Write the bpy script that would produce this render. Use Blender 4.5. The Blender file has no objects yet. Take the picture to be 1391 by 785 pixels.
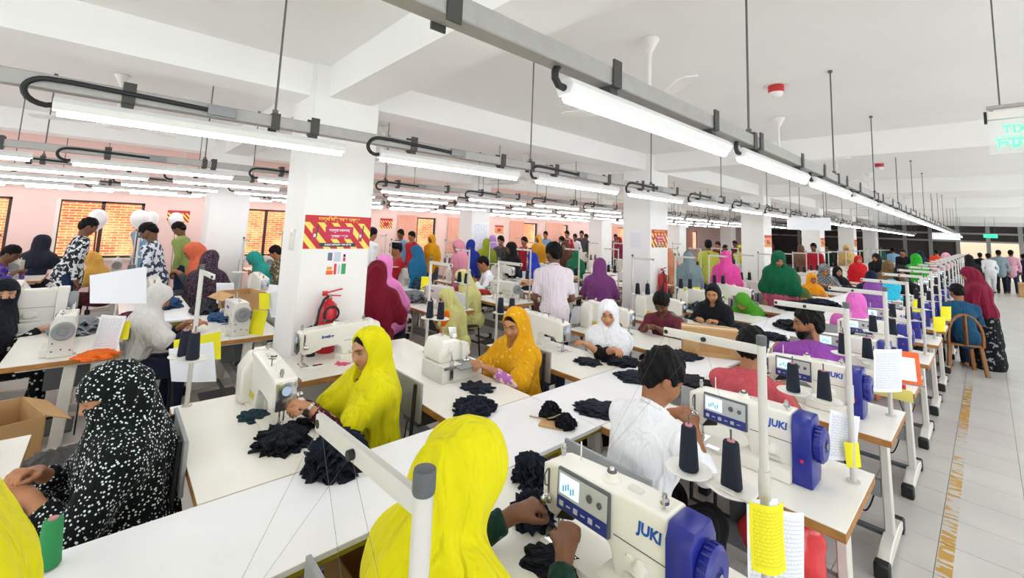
import bpy, bmesh, math, random
import numpy as np
from mathutils import Vector, Matrix

SC = bpy.context.scene
COL = SC.collection
rnd = random.Random(7)

# ------------------------------------------------------------------ camera
FPX, PPX, PPY = 587.18, 695.5, 246.1            # focal length and principal point for a 1391 x 785 frame
YAW, PITCH, ROLL = (math.radians(a) for a in (47.693, 6.101, 2.281))
CAM = np.array([0.0, 0.0, 1.9])
_f = np.array([-math.sin(YAW)*math.cos(PITCH), math.cos(YAW)*math.cos(PITCH), math.sin(PITCH)])
_r = np.array([math.cos(YAW), math.sin(YAW), 0.0]); _u = np.cross(_r, _f)
_r, _u = _r*math.cos(ROLL)+_u*math.sin(ROLL), -_r*math.sin(ROLL)+_u*math.cos(ROLL)
cam_data = bpy.data.cameras.new('camera'); cam = bpy.data.objects.new('camera', cam_data); COL.objects.link(cam)
cam_data.sensor_fit = 'HORIZONTAL'; cam_data.sensor_width = 36.0
cam_data.lens = 36.0*FPX/1391.0
cam_data.shift_x = 0.0; cam_data.shift_y = -(392.5-PPY)/1391.0
cam_data.clip_start = 0.05; cam_data.clip_end = 200
cam.matrix_world = Matrix(((_r[0], _u[0], -_f[0], CAM[0]), (_r[1], _u[1], -_f[1], CAM[1]), (_r[2], _u[2], -_f[2], CAM[2]), (0, 0, 0, 1)))
SC.camera = cam

def ray(x, y): return _f + _r*(x-PPX)/FPX - _u*(y-PPY)/FPX
def atz(x, y, z): d = ray(x, y); return CAM + d*((z-CAM[2])/d[2])      # pixel -> point on a level plane
def atx(x, y, X): d = ray(x, y); return CAM + d*((X-CAM[0])/d[0])
def aty(x, y, Y): d = ray(x, y); return CAM + d*((Y-CAM[1])/d[1])

# ------------------------------------------------------------------ world, exposure
w = bpy.data.worlds.new('world'); SC.world = w; w.use_nodes = True
bg = w.node_tree.nodes['Background']
bg.inputs['Color'].default_value = (0.90, 0.95, 1.0, 1); bg.inputs['Strength'].default_value = 2.2
SC.view_settings.view_transform = 'Standard'; SC.view_settings.look = 'None'
SC.view_settings.exposure = 0.97; SC.view_settings.gamma = 1.0
SC.view_settings.use_curve_mapping = False
TUBE_STRENGTH = 13.0
SC.cycles.max_bounces = 7; SC.cycles.diffuse_bounces = 5; SC.cycles.glossy_bounces = 3; SC.cycles.transmission_bounces = 4
SC.cycles.transparent_max_bounces = 6
SC.cycles.sample_clamp_indirect = 6.0
try:
    SC.cycles.use_denoising = True; SC.cycles.denoiser = 'OPENIMAGEDENOISE'
except Exception: pass

# ------------------------------------------------------------------ materials
MATS = {}
def srgb(c):
    if isinstance(c, str):
        c = c.lstrip('#'); c = [int(c[i:i+2], 16)/255 for i in (0, 2, 4)]
    return tuple((v/12.92 if v <= 0.04045 else ((v+0.055)/1.055)**2.4) for v in c[:3])
def _new(name):
    m = bpy.data.materials.new(name); m.use_nodes = True
    nt = m.node_tree; b = nt.nodes['Principled BSDF']
    return m, nt, b
def mat(name, color, rough=0.5, metal=0.0, var=0.0, vscale=8.0, bump=0.0, bscale=60.0, spec=0.5, emit=0.0, alpha=1.0, trans=0.0, stretch=(1, 1, 1)):
    if name in MATS: return MATS[name]
    m, nt, b = _new(name); c = srgb(color)
    b.inputs['Base Color'].default_value = (*c, 1); b.inputs['Roughness'].default_value = rough
    b.inputs['Metallic'].default_value = metal; b.inputs['Specular IOR Level'].default_value = spec
    b.inputs['Transmission Weight'].default_value = trans; b.inputs['Alpha'].default_value = alpha
    if emit:
        b.inputs['Emission Color'].default_value = (*c, 1); b.inputs['Emission Strength'].default_value = emit
    tc = None
    if var or bump:
        tc = nt.nodes.new('ShaderNodeTexCoord'); mp = nt.nodes.new('ShaderNodeMapping')
        mp.inputs['Scale'].default_value = stretch; nt.links.new(tc.outputs['Object'], mp.inputs['Vector'])
    if var:
        n = nt.nodes.new('ShaderNodeTexNoise'); n.inputs['Scale'].default_value = vscale; n.inputs['Detail'].default_value = 4
        nt.links.new(mp.outputs[0], n.inputs['Vector'])
        r = nt.nodes.new('ShaderNodeValToRGB')
        r.color_ramp.elements[0].position = 0.3; r.color_ramp.elements[1].position = 0.7
        r.color_ramp.elements[0].color = (*[v*(1-var) for v in c], 1); r.color_ramp.elements[1].color = (*[min(1, v*(1+var*0.5)) for v in c], 1)
        nt.links.new(n.outputs['Fac'], r.inputs['Fac']); nt.links.new(r.outputs['Color'], b.inputs['Base Color'])
    if bump:
        n = nt.nodes.new('ShaderNodeTexNoise'); n.inputs['Scale'].default_value = bscale; n.inputs['Detail'].default_value = 3
        nt.links.new(mp.outputs[0], n.inputs['Vector'])
        bp = nt.nodes.new('ShaderNodeBump'); bp.inputs['Strength'].default_value = bump; bp.inputs['Distance'].default_value = 0.01
        nt.links.new(n.outputs['Fac'], bp.inputs['Height']); nt.links.new(bp.outputs['Normal'], b.inputs['Normal'])
    MATS[name] = m; return m
def glow(name, color, strength):
    if name in MATS: return MATS[name]
    m, nt, b = _new(name); c = srgb(color)
    b.inputs['Base Color'].default_value = (*c, 1); b.inputs['Emission Color'].default_value = (*c, 1)
    b.inputs['Emission Strength'].default_value = strength
    MATS[name] = m; return m
def vcol(name, rough=0.55, bump=0.0, bscale=200.0, sss=0.0):          # colour taken from the mesh's own colour attribute
    if name in MATS: return MATS[name]
    m, nt, b = _new(name); a = nt.nodes.new('ShaderNodeVertexColor'); a.layer_name = 'Col'
    nt.links.new(a.outputs['Color'], b.inputs['Base Color']); b.inputs['Roughness'].default_value = rough
    b.inputs['Specular IOR Level'].default_value = 0.35
    if bump:
        tc = nt.nodes.new('ShaderNodeTexCoord'); n = nt.nodes.new('ShaderNodeTexNoise'); n.inputs['Scale'].default_value = bscale
        nt.links.new(tc.outputs['Object'], n.inputs['Vector'])
        bp = nt.nodes.new('ShaderNodeBump'); bp.inputs['Strength'].default_value = bump; bp.inputs['Distance'].default_value = 0.004
        nt.links.new(n.outputs['Fac'], bp.inputs['Height']); nt.links.new(bp.outputs['Normal'], b.inputs['Normal'])
    MATS[name] = m; return m
def cloth(name, color, pattern=None, color2='#ffffff', pscale=40.0, rough=0.85, fold=0.6, fscale=9.0, sheen=0.03, thresh=0.35):
    """fabric: base colour, optional printed pattern, soft wrinkle and weave relief"""
    if name in MATS: return MATS[name]
    m, nt, b = _new(name); c = (*srgb(color), 1); c2 = (*srgb(color2), 1)
    b.inputs['Roughness'].default_value = rough; b.inputs['Specular IOR Level'].default_value = 0.2
    b.inputs['Sheen Weight'].default_value = sheen
    b.inputs['Base Color'].default_value = c
    tc = nt.nodes.new('ShaderNodeTexCoord')
    if pattern:
        mix = nt.nodes.new('ShaderNodeMix'); mix.data_type = 'RGBA'
        mix.inputs[6].default_value = c; mix.inputs[7].default_value = c2
        rp = nt.nodes.new('ShaderNodeValToRGB'); rp.color_ramp.interpolation = 'CONSTANT'
        if pattern in ('dots', 'floral'):
            v = nt.nodes.new('ShaderNodeTexVoronoi'); v.inputs['Scale'].default_value = pscale
            nt.links.new(tc.outputs['Object'], v.inputs['Vector'])
            rp.color_ramp.elements[0].color = (1, 1, 1, 1); rp.color_ramp.elements[1].color = (0, 0, 0, 1); rp.color_ramp.elements[1].position = thresh
            nt.links.new(v.outputs['Distance'], rp.inputs['Fac'])
        elif pattern in ('stripes', 'bands'):
            v = nt.nodes.new('ShaderNodeTexWave'); v.inputs['Scale'].default_value = pscale; v.inputs['Distortion'].default_value = 1.5 if pattern == 'bands' else 0.2
            v.bands_direction = 'Z' if pattern == 'bands' else 'X'
            nt.links.new(tc.outputs['Object'], v.inputs['Vector'])
            rp.color_ramp.elements[0].color = (0, 0, 0, 1); rp.color_ramp.elements[1].color = (1, 1, 1, 1); rp.color_ramp.elements[1].position = 1-thresh
            nt.links.new(v.outputs['Fac'], rp.inputs['Fac'])
        elif pattern == 'check':
            v = nt.nodes.new('ShaderNodeTexChecker'); v.inputs['Scale'].default_value = pscale
            nt.links.new(tc.outputs['Object'], v.inputs['Vector']); rp.color_ramp.elements[1].position = 0.5
            nt.links.new(v.outputs['Fac'], rp.inputs['Fac'])
        elif pattern == 'blotch':
            v = nt.nodes.new('ShaderNodeTexNoise'); v.inputs['Scale'].default_value = pscale; v.inputs['Detail'].default_value = 2
            nt.links.new(tc.outputs['Object'], v.inputs['Vector']); rp.color_ramp.elements[1].position = 1-thresh
            nt.links.new(v.outputs['Fac'], rp.inputs['Fac'])
        nt.links.new(rp.outputs['Color'], mix.inputs[0]); nt.links.new(mix.outputs[2], b.inputs['Base Color'])
    n1 = nt.nodes.new('ShaderNodeTexNoise'); n1.inputs['Scale'].default_value = fscale; n1.inputs['Detail'].default_value = 2; n1.inputs['Distortion'].default_value = 1.2
    mp = nt.nodes.new('ShaderNodeMapping'); mp.inputs['Scale'].default_value = (1.6, 1.6, 0.5)
    nt.links.new(tc.outputs['Object'], mp.inputs['Vector']); nt.links.new(mp.outputs[0], n1.inputs['Vector'])
    b1 = nt.nodes.new('ShaderNodeBump'); b1.inputs['Strength'].default_value = fold; b1.inputs['Distance'].default_value = 0.06
    nt.links.new(n1.outputs['Fac'], b1.inputs['Height'])
    nt.links.new(b1.outputs['Normal'], b.inputs['Normal'])
    MATS[name] = m; return m

M_WALLW = mat('white_paint', '#f2f1ee', 0.7, var=0.03, vscale=2.0, bump=0.05, bscale=30)
M_CEIL = mat('ceiling_paint', '#f4f3f0', 0.8, var=0.02, vscale=1.2)
M_PINK = mat('pink_paint', '#f2d0c7', 0.7, var=0.05, vscale=1.5)
M_STEEL = mat('galvanised_steel', '#a9a7a3', 0.42, 0.35, var=0.08, vscale=20)
M_DSTEEL = mat('dark_steel', '#4b4a47', 0.5, 0.5)
M_ROD = mat('rod_steel', '#6a6864', 0.5, 0.5)
M_BLACK = mat('black_rubber', '#161616', 0.55)
M_FIX = mat('fixture_white', '#e9e9e6', 0.4)
M_TUBE = glow('tube_light', '#fbfdff', TUBE_STRENGTH)
M_TOP = mat('table_laminate', '#efece2', 0.32, var=0.04, vscale=3.0, bump=0.02, bscale=120)
M_INFEED = mat('infeed_laminate', '#f1f1f3', 0.42, var=0.03, vscale=5.0)
M_EDGE = mat('plywood_edge', '#b07a3c', 0.6, var=0.35, vscale=14, stretch=(1, 1, 6))
M_LEG = mat('leg_enamel', '#dcd9d0', 0.4, var=0.06, vscale=12)
M_MACH = mat('machine_enamel', '#ece9df', 0.28, var=0.02, vscale=4)
M_MACHO = mat('machine_enamel_old', '#dcdad2', 0.35, var=0.06, vscale=10)
M_BLUE = mat('motor_blue', '#1d2686', 0.3)
M_CHROME = mat('chrome', '#c9c9c6', 0.18, 0.95)
M_GREYP = mat('grey_plastic', '#8d8f90', 0.5)
M_GREYD = mat('grey_dark', '#55585a', 0.55)
M_THREAD = mat('thread_navy', '#171d2b', 0.9, bump=0.3, bscale=400, stretch=(0.02, 0.02, 1))
M_TRAY = mat('tray_white', '#e6e4de', 0.4)
M_PAPER = mat('paper_white', '#eef0f5', 0.8)
M_YELLOW = mat('tag_yellow', '#eee41c', 0.7, var=0.05)
M_ORANGE = mat('orange_plastic', '#f2641f', 0.5)
M_RED = mat('red_plastic', '#c81f22', 0.4)
M_NAVY = cloth('navy_fabric', '#161c2a', fold=0.5, fscale=14)
M_CARD = mat('cardboard', '#c39a68', 0.85, var=0.08, vscale=6)
M_TAPE = mat('packing_tape', '#d9bd93', 0.3)
M_CHAIRB = mat('chair_grey', '#9a9d9f', 0.45, 0.15, var=0.08, vscale=15)
M_CHAIRF = mat('chair_frame', '#2b2c2e', 0.5, 0.2)
M_WOODCH = mat('brown_plastic', '#93602f', 0.45)
M_EXT = mat('extinguisher_red', '#c8202a', 0.25)
M_INK = mat('ink_grey', '#6d7890', 0.8)
M_INKB = mat('ink_black', '#1b1b1d', 0.7)
M_JUKI = mat('logo_blue', '#1f55b0', 0.4)
M_SCREEN = glow('screen_glow', '#bfe2f2', 0.55)
M_PANEL = mat('panel_blue', '#26357f', 0.35)
M_PANELG = mat('panel_grey', '#b9bcbc', 0.4)
M_RIBBON = mat('twine', '#b8a078', 0.9)

# ------------------------------------------------------------------ mesh helpers
class MB:
    """collects solids into one mesh"""
    def __init__(self): self.v = []; self.f = []; self.m = []; self.cur = 0
    def add(self, vs, fs, m=None):
        o = len(self.v); self.v += [tuple(p) for p in vs]; self.f += [tuple(i+o for i in f) for f in fs]
        self.m += [self.cur if m is None else m]*len(fs); return self
    def box(self, c, s, rz=0.0, m=None, R=None):
        x, y, z = s[0]/2, s[1]/2, s[2]/2
        vs = [Vector((a*x, b*y, d*z)) for d in (-1, 1) for b in (-1, 1) for a in (-1, 1)]
        if R is None: R = Matrix.Rotation(rz, 3, 'Z')
        vs = [R @ p + Vector(c) for p in vs]
        return self.add(vs, [(0, 2, 3, 1), (4, 5, 7, 6), (0, 1, 5, 4), (2, 6, 7, 3), (0, 4, 6, 2), (1, 3, 7, 5)], m)
    def span(self, a, b, m=None):                      # box from corner to corner
        return self.box([(a[i]+b[i])/2 for i in range(3)], [abs(b[i]-a[i]) for i in range(3)], m=m)
    def bar(self, p0, p1, wd, h, m=None, up=(0, 0, 1)):       # box section between two points
        p0, p1 = Vector(p0), Vector(p1); d = (p1-p0); L = d.length; d.normalize()
        up = Vector(up)
        if abs(d.dot(up)) > 0.98: up = Vector((0, 1, 0))
        s = d.cross(up).normalized(); u = s.cross(d)
        R = Matrix((d, s, u)).transposed()
        return self.box((p0+p1)/2, (L, wd, h), m=m, R=R)
    def cyl(self, p0, p1, r0, r1=None, n=12, m=None, caps=True):
        p0, p1 = Vector(p0), Vector(p1); r1 = r0 if r1 is None else r1
        d = (p1-p0).normalized(); a = Vector((1, 0, 0)) if abs(d.x) < 0.9 else Vector((0, 1, 0))
        s = d.cross(a).normalized(); u = d.cross(s)
        vs = []
        for p, r in ((p0, r0), (p1, r1)):
            vs += [p + (s*math.cos(2*math.pi*i/n) + u*math.sin(2*math.pi*i/n))*r for i in range(n)]
        fs = [(i, (i+1) % n, n+(i+1) % n, n+i) for i in range(n)]
        if caps: fs += [tuple(range(n-1, -1, -1)), tuple(range(n, 2*n))]
        return self.add(vs, fs, m)
    def lathe(self, prof, c=(0, 0, 0), axis='Z', n=20, m=None):     # prof: (radius, height)
        vs = []
        for r, h in prof:
            for i in range(n):
                t = 2*math.pi*i/n; x, y = r*math.cos(t), r*math.sin(t)
                p = {'Z': (x, y, h), 'X': (h, x, y), 'Y': (y, h, x)}[axis]
                vs.append((p[0]+c[0], p[1]+c[1], p[2]+c[2]))
        k = len(prof); fs = []
        for j in range(k-1):
            fs += [(j*n+i, j*n+(i+1) % n, (j+1)*n+(i+1) % n, (j+1)*n+i) for i in range(n)]
        fs += [tuple(range(n-1, -1, -1)), tuple(range((k-1)*n, k*n))]
        return self.add(vs, fs, m)
    def tube(self, pts, r, n=8, m=None):
        pts = [Vector(p) for p in pts]; vs = []; k = len(pts); prev = None
        for i, p in enumerate(pts):
            d = (pts[min(i+1, k-1)]-pts[max(i-1, 0)]).normalized()
            if prev is None:
                a = Vector((0, 0, 1)) if abs(d.z) < 0.9 else Vector((1, 0, 0)); s = d.cross(a).normalized()
            else: s = (prev - d*prev.dot(d)).normalized()
            prev = s; u = d.cross(s); rr = r[i] if isinstance(r, (list, tuple)) else r
            vs += [p+(s*math.cos(2*math.pi*j/n)+u*math.sin(2*math.pi*j/n))*rr for j in range(n)]
        fs = []
        for j in range(k-1): fs += [(j*n+i, j*n+(i+1) % n, (j+1)*n+(i+1) % n, (j+1)*n+i) for i in range(n)]
        fs += [tuple(range(n-1, -1, -1)), tuple(range((k-1)*n, k*n))]
        return self.add(vs, fs, m)
    def prism(self, poly, axis, a, b, m=None):           # polygon extruded along an axis; poly in the two other axes
        def P(q, h):
            return {'X': (h, q[0], q[1]), 'Y': (q[0], h, q[1]), 'Z': (q[0], q[1], h)}[axis]
        n = len(poly); vs = [P(q, a) for q in poly]+[P(q, b) for q in poly]
        fs = [(i, (i+1) % n, n+(i+1) % n, n+i) for i in range(n)]+[tuple(range(n-1, -1, -1)), tuple(range(n, 2*n))]
        return self.add(vs, fs, m)
    def ball(self, c, r, n=14, k=8, m=None):
        r = (r, r, r) if not isinstance(r, (tuple, list)) else r
        prof = [(math.sin(math.pi*j/k), -math.cos(math.pi*j/k)) for j in range(k+1)]
        vs = [(c[0]+r[0]*max(p, 1e-4)*math.cos(2*math.pi*i/n), c[1]+r[1]*max(p, 1e-4)*math.sin(2*math.pi*i/n), c[2]+r[2]*h) for p, h in prof for i in range(n)]
        fs = []
        for j in range(k): fs += [(j*n+i, j*n+(i+1) % n, (j+1)*n+(i+1) % n, (j+1)*n+i) for i in range(n)]
        return self.add(vs, fs, m)
    def mesh(self, name, mats, bevel=0.0, seg=2, smooth=True):
        me = bpy.data.meshes.new(name); bm = bmesh.new()
        vv = [bm.verts.new(p) for p in self.v]
        for f, mi in zip(self.f, self.m):
            try: fc = bm.faces.new([vv[i] for i in f]); fc.material_index = mi; fc.smooth = smooth
            except ValueError: pass
        bmesh.ops.recalc_face_normals(bm, faces=bm.faces)
        if bevel:
            es = [e for e in bm.edges if len(e.link_faces) == 2 and e.calc_face_angle(0) > 0.6]
            bmesh.ops.bevel(bm, geom=es, offset=bevel, segments=seg, profile=0.6, affect='EDGES', clamp_overlap=True)
            for fc in bm.faces: fc.smooth = smooth
        if smooth:
            for e in bm.edges:
                if len(e.link_faces) == 2 and e.calc_face_angle(0) > 0.7: e.smooth = False
        bm.to_mesh(me); bm.free()
        for mm in (mats if isinstance(mats, (list, tuple)) else [mats]): me.materials.append(mm)
        return me
    def build(self, name, mats, parent=None, loc=(0, 0, 0), rz=0.0, bevel=0.0, seg=2, smooth=True):
        return link(name, self.mesh(name, mats, bevel, seg, smooth), parent, loc, rz)
def link(name, me, parent=None, loc=(0, 0, 0), rz=0.0):
    o = bpy.data.objects.new(name, me); COL.objects.link(o)
    o.location = loc; o.rotation_euler = (0, 0, rz)
    if parent is not None: o.parent = parent
    return o
def tag(o, label=None, cat=None, group=None, kind=None):
    if label: o['label'] = label
    if cat: o['category'] = cat
    if group: o['group'] = group
    if kind: o['kind'] = kind
    return o
def thing(name, label, cat, loc=(0, 0, 0), rz=0.0, group=None):
    return tag(link(name, None, None, loc, rz), label, cat, group)
def struct(name, mb, mats, parent=None, **k):
    o = mb.build(name, mats, parent, **k)
    if parent is None: o['kind'] = 'structure'
    return o
class Proto:
    """a thing as a list of parts with shared meshes; place() makes an individual of it"""
    def __init__(self, name): self.name = name; self.parts = []
    def part(self, name, me, parent=-1, loc=(0, 0, 0), rz=0.0, label=None): self.parts.append((name, me, parent, loc, rz, label)); return len(self.parts)-1
    def place(self, label, cat, loc, rz=0.0, group=None, skip=(), only=None, swap=None, s=None):
        root = thing(self.name, label, cat, loc, rz, group); made = {}
        if s: root.scale = s
        for i, (n, me, p, l, r, lb) in enumerate(self.parts):
            if n in skip or (only and n not in only): continue
            if p >= 0 and p not in made: continue
            o = link(n, me, root if p < 0 else made[p], l, r); made[i] = o
            if lb: o['label'] = lb
            if swap and n in swap:
                for sl in o.material_slots: sl.link = 'OBJECT'; sl.material = swap[n]
        return root
def textmesh(txt, size, mat_, depth=0.001, align='CENTER', shear=0.0, bold=0.0, mirror=False):
    cu = bpy.data.curves.new('lettering', 'FONT'); cu.body = txt; cu.size = size; cu.extrude = depth
    cu.align_x = align; cu.align_y = 'CENTER'; cu.shear = shear; cu.offset = bold; cu.resolution_u = 3
    ob = bpy.data.objects.new('lettering', cu); COL.objects.link(ob)
    dg = bpy.context.evaluated_depsgraph_get(); me = bpy.data.meshes.new_from_object(ob.evaluated_get(dg))
    bpy.data.objects.remove(ob); bpy.data.curves.remove(cu)
    if mirror:
        for v in me.vertices: v.co.x = -v.co.x
        me.flip_normals()
    me.materials.clear(); me.materials.append(mat_)
    return me
def orient(me, R, t=(0, 0, 0)):
    me.transform(Matrix.Translation(t) @ R.to_4x4()); return me
R_FRONT = Matrix(((1, 0, 0), (0, 0, -1), (0, 1, 0)))      # text lying in XY -> standing in XZ, read from -Y
# ================================================================== the room
CEIL, BEAM = 3.32, 3.02
YB, YF, XR, XW = -6.0, 38.0, 4.2, -12.2
# floor: base slab, with tiles as pieces where they can be told apart
def tile_material():
    m, nt, b = _new('floor_tile')
    tc = nt.nodes.new('ShaderNodeTexCoord'); geo = nt.nodes.new('ShaderNodeNewGeometry')
    n = nt.nodes.new('ShaderNodeTexNoise'); n.inputs['Scale'].default_value = 1.7; n.inputs['Detail'].default_value = 6
    nt.links.new(geo.outputs['Position'], n.inputs['Vector'])
    r = nt.nodes.new('ShaderNodeValToRGB'); r.color_ramp.elements[0].position = 0.25; r.color_ramp.elements[1].position = 0.75
    r.color_ramp.elements[0].color = (*srgb('#c3c0bb'), 1); r.color_ramp.elements[1].color = (*srgb('#d6d3cd'), 1)
    nt.links.new(n.outputs['Fac'], r.inputs['Fac'])
    # worn yellow lane paint: a strip 7 cm wide, flaked by noise
    sep = nt.nodes.new('ShaderNodeSeparateXYZ'); nt.links.new(geo.outputs['Position'], sep.inputs[0])
    def mth(op, a, b_=None):
        q = nt.nodes.new('ShaderNodeMath'); q.operation = op
        for i, vv in enumerate((a, b_)):
            if vv is None: continue
            if isinstance(vv, (int, float)): q.inputs[i].default_value = vv
            else: nt.links.new(vv, q.inputs[i])
        return q.outputs[0]
    inside = mth('MULTIPLY', mth('GREATER_THAN', sep.outputs['X'], -0.305), mth('LESS_THAN', sep.outputs['X'], -0.235))
    inside = mth('MULTIPLY', inside, mth('LESS_THAN', sep.outputs['Y'], 9.5))
    mp = nt.nodes.new('ShaderNodeMapping'); mp.inputs['Scale'].default_value = (5, 14, 1); nt.links.new(geo.outputs['Position'], mp.inputs['Vector'])
    n2 = nt.nodes.new('ShaderNodeTexNoise'); n2.inputs['Scale'].default_value = 1.6; n2.inputs['Detail'].default_value = 7; nt.links.new(mp.outputs[0], n2.inputs['Vector'])
    n3 = nt.nodes.new('ShaderNodeTexNoise'); n3.inputs['Scale'].default_value = 0.9; nt.links.new(geo.outputs['Position'], n3.inputs['Vector'])
    flake = mth('MULTIPLY', inside, mth('GREATER_THAN', mth('ADD', n2.outputs['Fac'], mth('MULTIPLY', n3.outputs['Fac'], 0.7)), 0.86))
    mx = nt.nodes.new('ShaderNodeMix'); mx.data_type = 'RGBA'; nt.links.new(flake, mx.inputs[0])
    nt.links.new(r.outputs['Color'], mx.inputs[6]); mx.inputs[7].default_value = (*srgb('#c99a2e'), 1)
    nt.links.new(mx.outputs[2], b.inputs['Base Color'])
    b.inputs['Roughness'].default_value = 0.3
    MATS['floor_tile'] = m; return m
M_TILE = tile_material()
M_GROUT = mat('floor_grout', '#8d8a84', 0.8)
TX0, TX1, TY0, TY1, TS = -1.11, 2.09, 2.52, 14.12, 0.4
fl = MB()
for a, b_ in (((XW, YB), (TX0, YF)), ((TX1, YB), (XR, YF)), ((TX0, YB), (TX1, TY0)), ((TX0, TY1), (TX1, YF))):
    fl.span((a[0], a[1], -0.1), (b_[0], b_[1], 0.0), 0)
fl.span((TX0, TY0, -0.1), (TX1, TY1, -0.006), 1)
floor = struct('floor', fl, [M_TILE, M_GROUT], smooth=False)
tile_me = MB().box((0, 0, -0.003), (TS-0.004, TS-0.004, 0.006)).mesh('tile', M_TILE, smooth=False)
for i in range(8):
    for j in range(29):
        link('tile', tile_me, floor, (TX0+TS*(i+0.5), TY0+TS*(j+0.5), rnd.uniform(-0.0012, 0)))
# ceiling slab and beams
ce = MB(); ce.span((XW, YB, CEIL), (XR, YF, CEIL+0.15))
struct('ceiling', ce, M_CEIL, smooth=False)
n_trim = 0
COLY = [1.21+5.78*k for k in range(-1, 7)]
for k, y in enumerate(COLY):
    b_ = MB(); b_.span((XW, y+0.13, BEAM), (XR, y+0.53, CEIL+0.01)); n_trim += 1
    struct('trim_%d' % n_trim, b_, M_CEIL, smooth=False)
for x0 in (-4.50, -9.70):
    b_ = MB(); b_.span((x0, YB, BEAM+0.005), (x0+0.40, YF, CEIL+0.01)); n_trim += 1
    struct('trim_%d' % n_trim, b_, M_CEIL, smooth=False)
n_col = 0
for x1 in (-4.0, -9.2):
    for y in COLY:
        if y > 32: continue
        n_col += 1
        c = MB(); c.span((x1-0.57, y, 0), (x1, y+0.62, CEIL))
        struct('wall_column_%d' % n_col, c, M_WALLW, bevel=0.012, seg=1)
# left wall with window openings
WINS = [(-3.0, -1.42), (-0.83, 0.47), (2.15, 3.5), (6.46, 7.81), (8.3, 9.3), (11.1, 12.6), (13.1, 14.5), (17.6, 19.0), (21.5, 23.0), (25.5, 27.0)]
WZ0, WZ1 = 0.95, 2.10
wl = MB(); y = YB
wl.span((XW-0.2, YB, 0), (XW, YF, WZ0)); wl.span((XW-0.2, YB, WZ1), (XW, YF, CEIL))
for a, b_ in WINS+[(YF, YF)]:
    wl.span((XW-0.2, y, WZ0), (XW, a, WZ1)); y = b_
struct('wall_left', wl, M_PINK, smooth=False)
M_FRAME = mat('window_frame_dark', '#3a3533', 0.5, 0.3)
M_FRAMEL = mat('window_frame_pale', '#e9e0d8', 0.5)
def pane_mat():
    m, nt, b = _new('window_glass'); b.inputs['Base Color'].default_value = (1, 1, 1, 1); b.inputs['Roughness'].default_value = 0.02
    b.inputs['Transmission Weight'].default_value = 1.0; b.inputs['IOR'].default_value = 1.05; MATS['window_glass'] = m; return m
M_GLASS = pane_mat()
for i, (a, b_) in enumerate(WINS):
    fr = MB()
    for p, q in (((a, WZ0), (b_, WZ0+0.04)), ((a, WZ1-0.04), (b_, WZ1)), ((a, WZ0), (a+0.05, WZ1)), ((b_-0.05, WZ0), (b_, WZ1)), (((a+b_)/2-0.03, WZ0), ((a+b_)/2+0.03, WZ1))):
        fr.span((XW-0.10, p[0], p[1]), (XW-0.05, q[0], q[1]))
    wo = struct('window_%d' % (i+1), fr, M_FRAME, smooth=False)
    for q in (0, 1):
        ya = a+0.05 if q == 0 else (a+b_)/2+0.03; yb = (a+b_)/2-0.03 if q == 0 else b_-0.05
        MB().span((XW-0.078, ya, WZ0+0.04), (XW-0.072, yb, WZ1-0.04)).build('pane', M_GLASS, wo, smooth=False)
    MB().span((XW-0.2, a-0.03, WZ0-0.05), (XW+0.05, b_+0.03, WZ0)).build('window_sill', M_FRAMEL, wo, smooth=False)
    MB().span((XW-0.06, a-0.02, WZ0), (XW+0.012, a+0.035, WZ1+0.02)).build('window_jamb', M_FRAMEL, wo, smooth=False)
M_CURT = cloth('curtain_peach', '#f0b9a4', fold=0.2)
for i, (a, b_) in enumerate(WINS):
    if i < 3: continue
    vs = []; n = 60
    for side in (0.0, 0.004):
        for z_ in (WZ0+0.02, WZ1+0.05):
            vs += [(XW+0.03+side+0.014*math.sin(q*1.3), a-0.04+(b_-a+0.08)*(q/n)*(0.46 if i % 2 else 0.72), z_) for q in range(n+1)]
    K = 2*(n+1); fs = []
    for q in range(n): fs += [(q, q+1, n+2+q, n+1+q), (K+n+1+q, K+n+2+q, K+q+1, K+q)]
    cu_ = MB(); cu_.add(vs, fs); tag(cu_.build('curtain', M_CURT), 'peach curtain drawn part way over the %s window of the pink wall' % ('fourth', 'fifth', 'sixth', 'seventh', 'eighth', 'ninth', 'tenth')[i-3], 'curtain')
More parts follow.
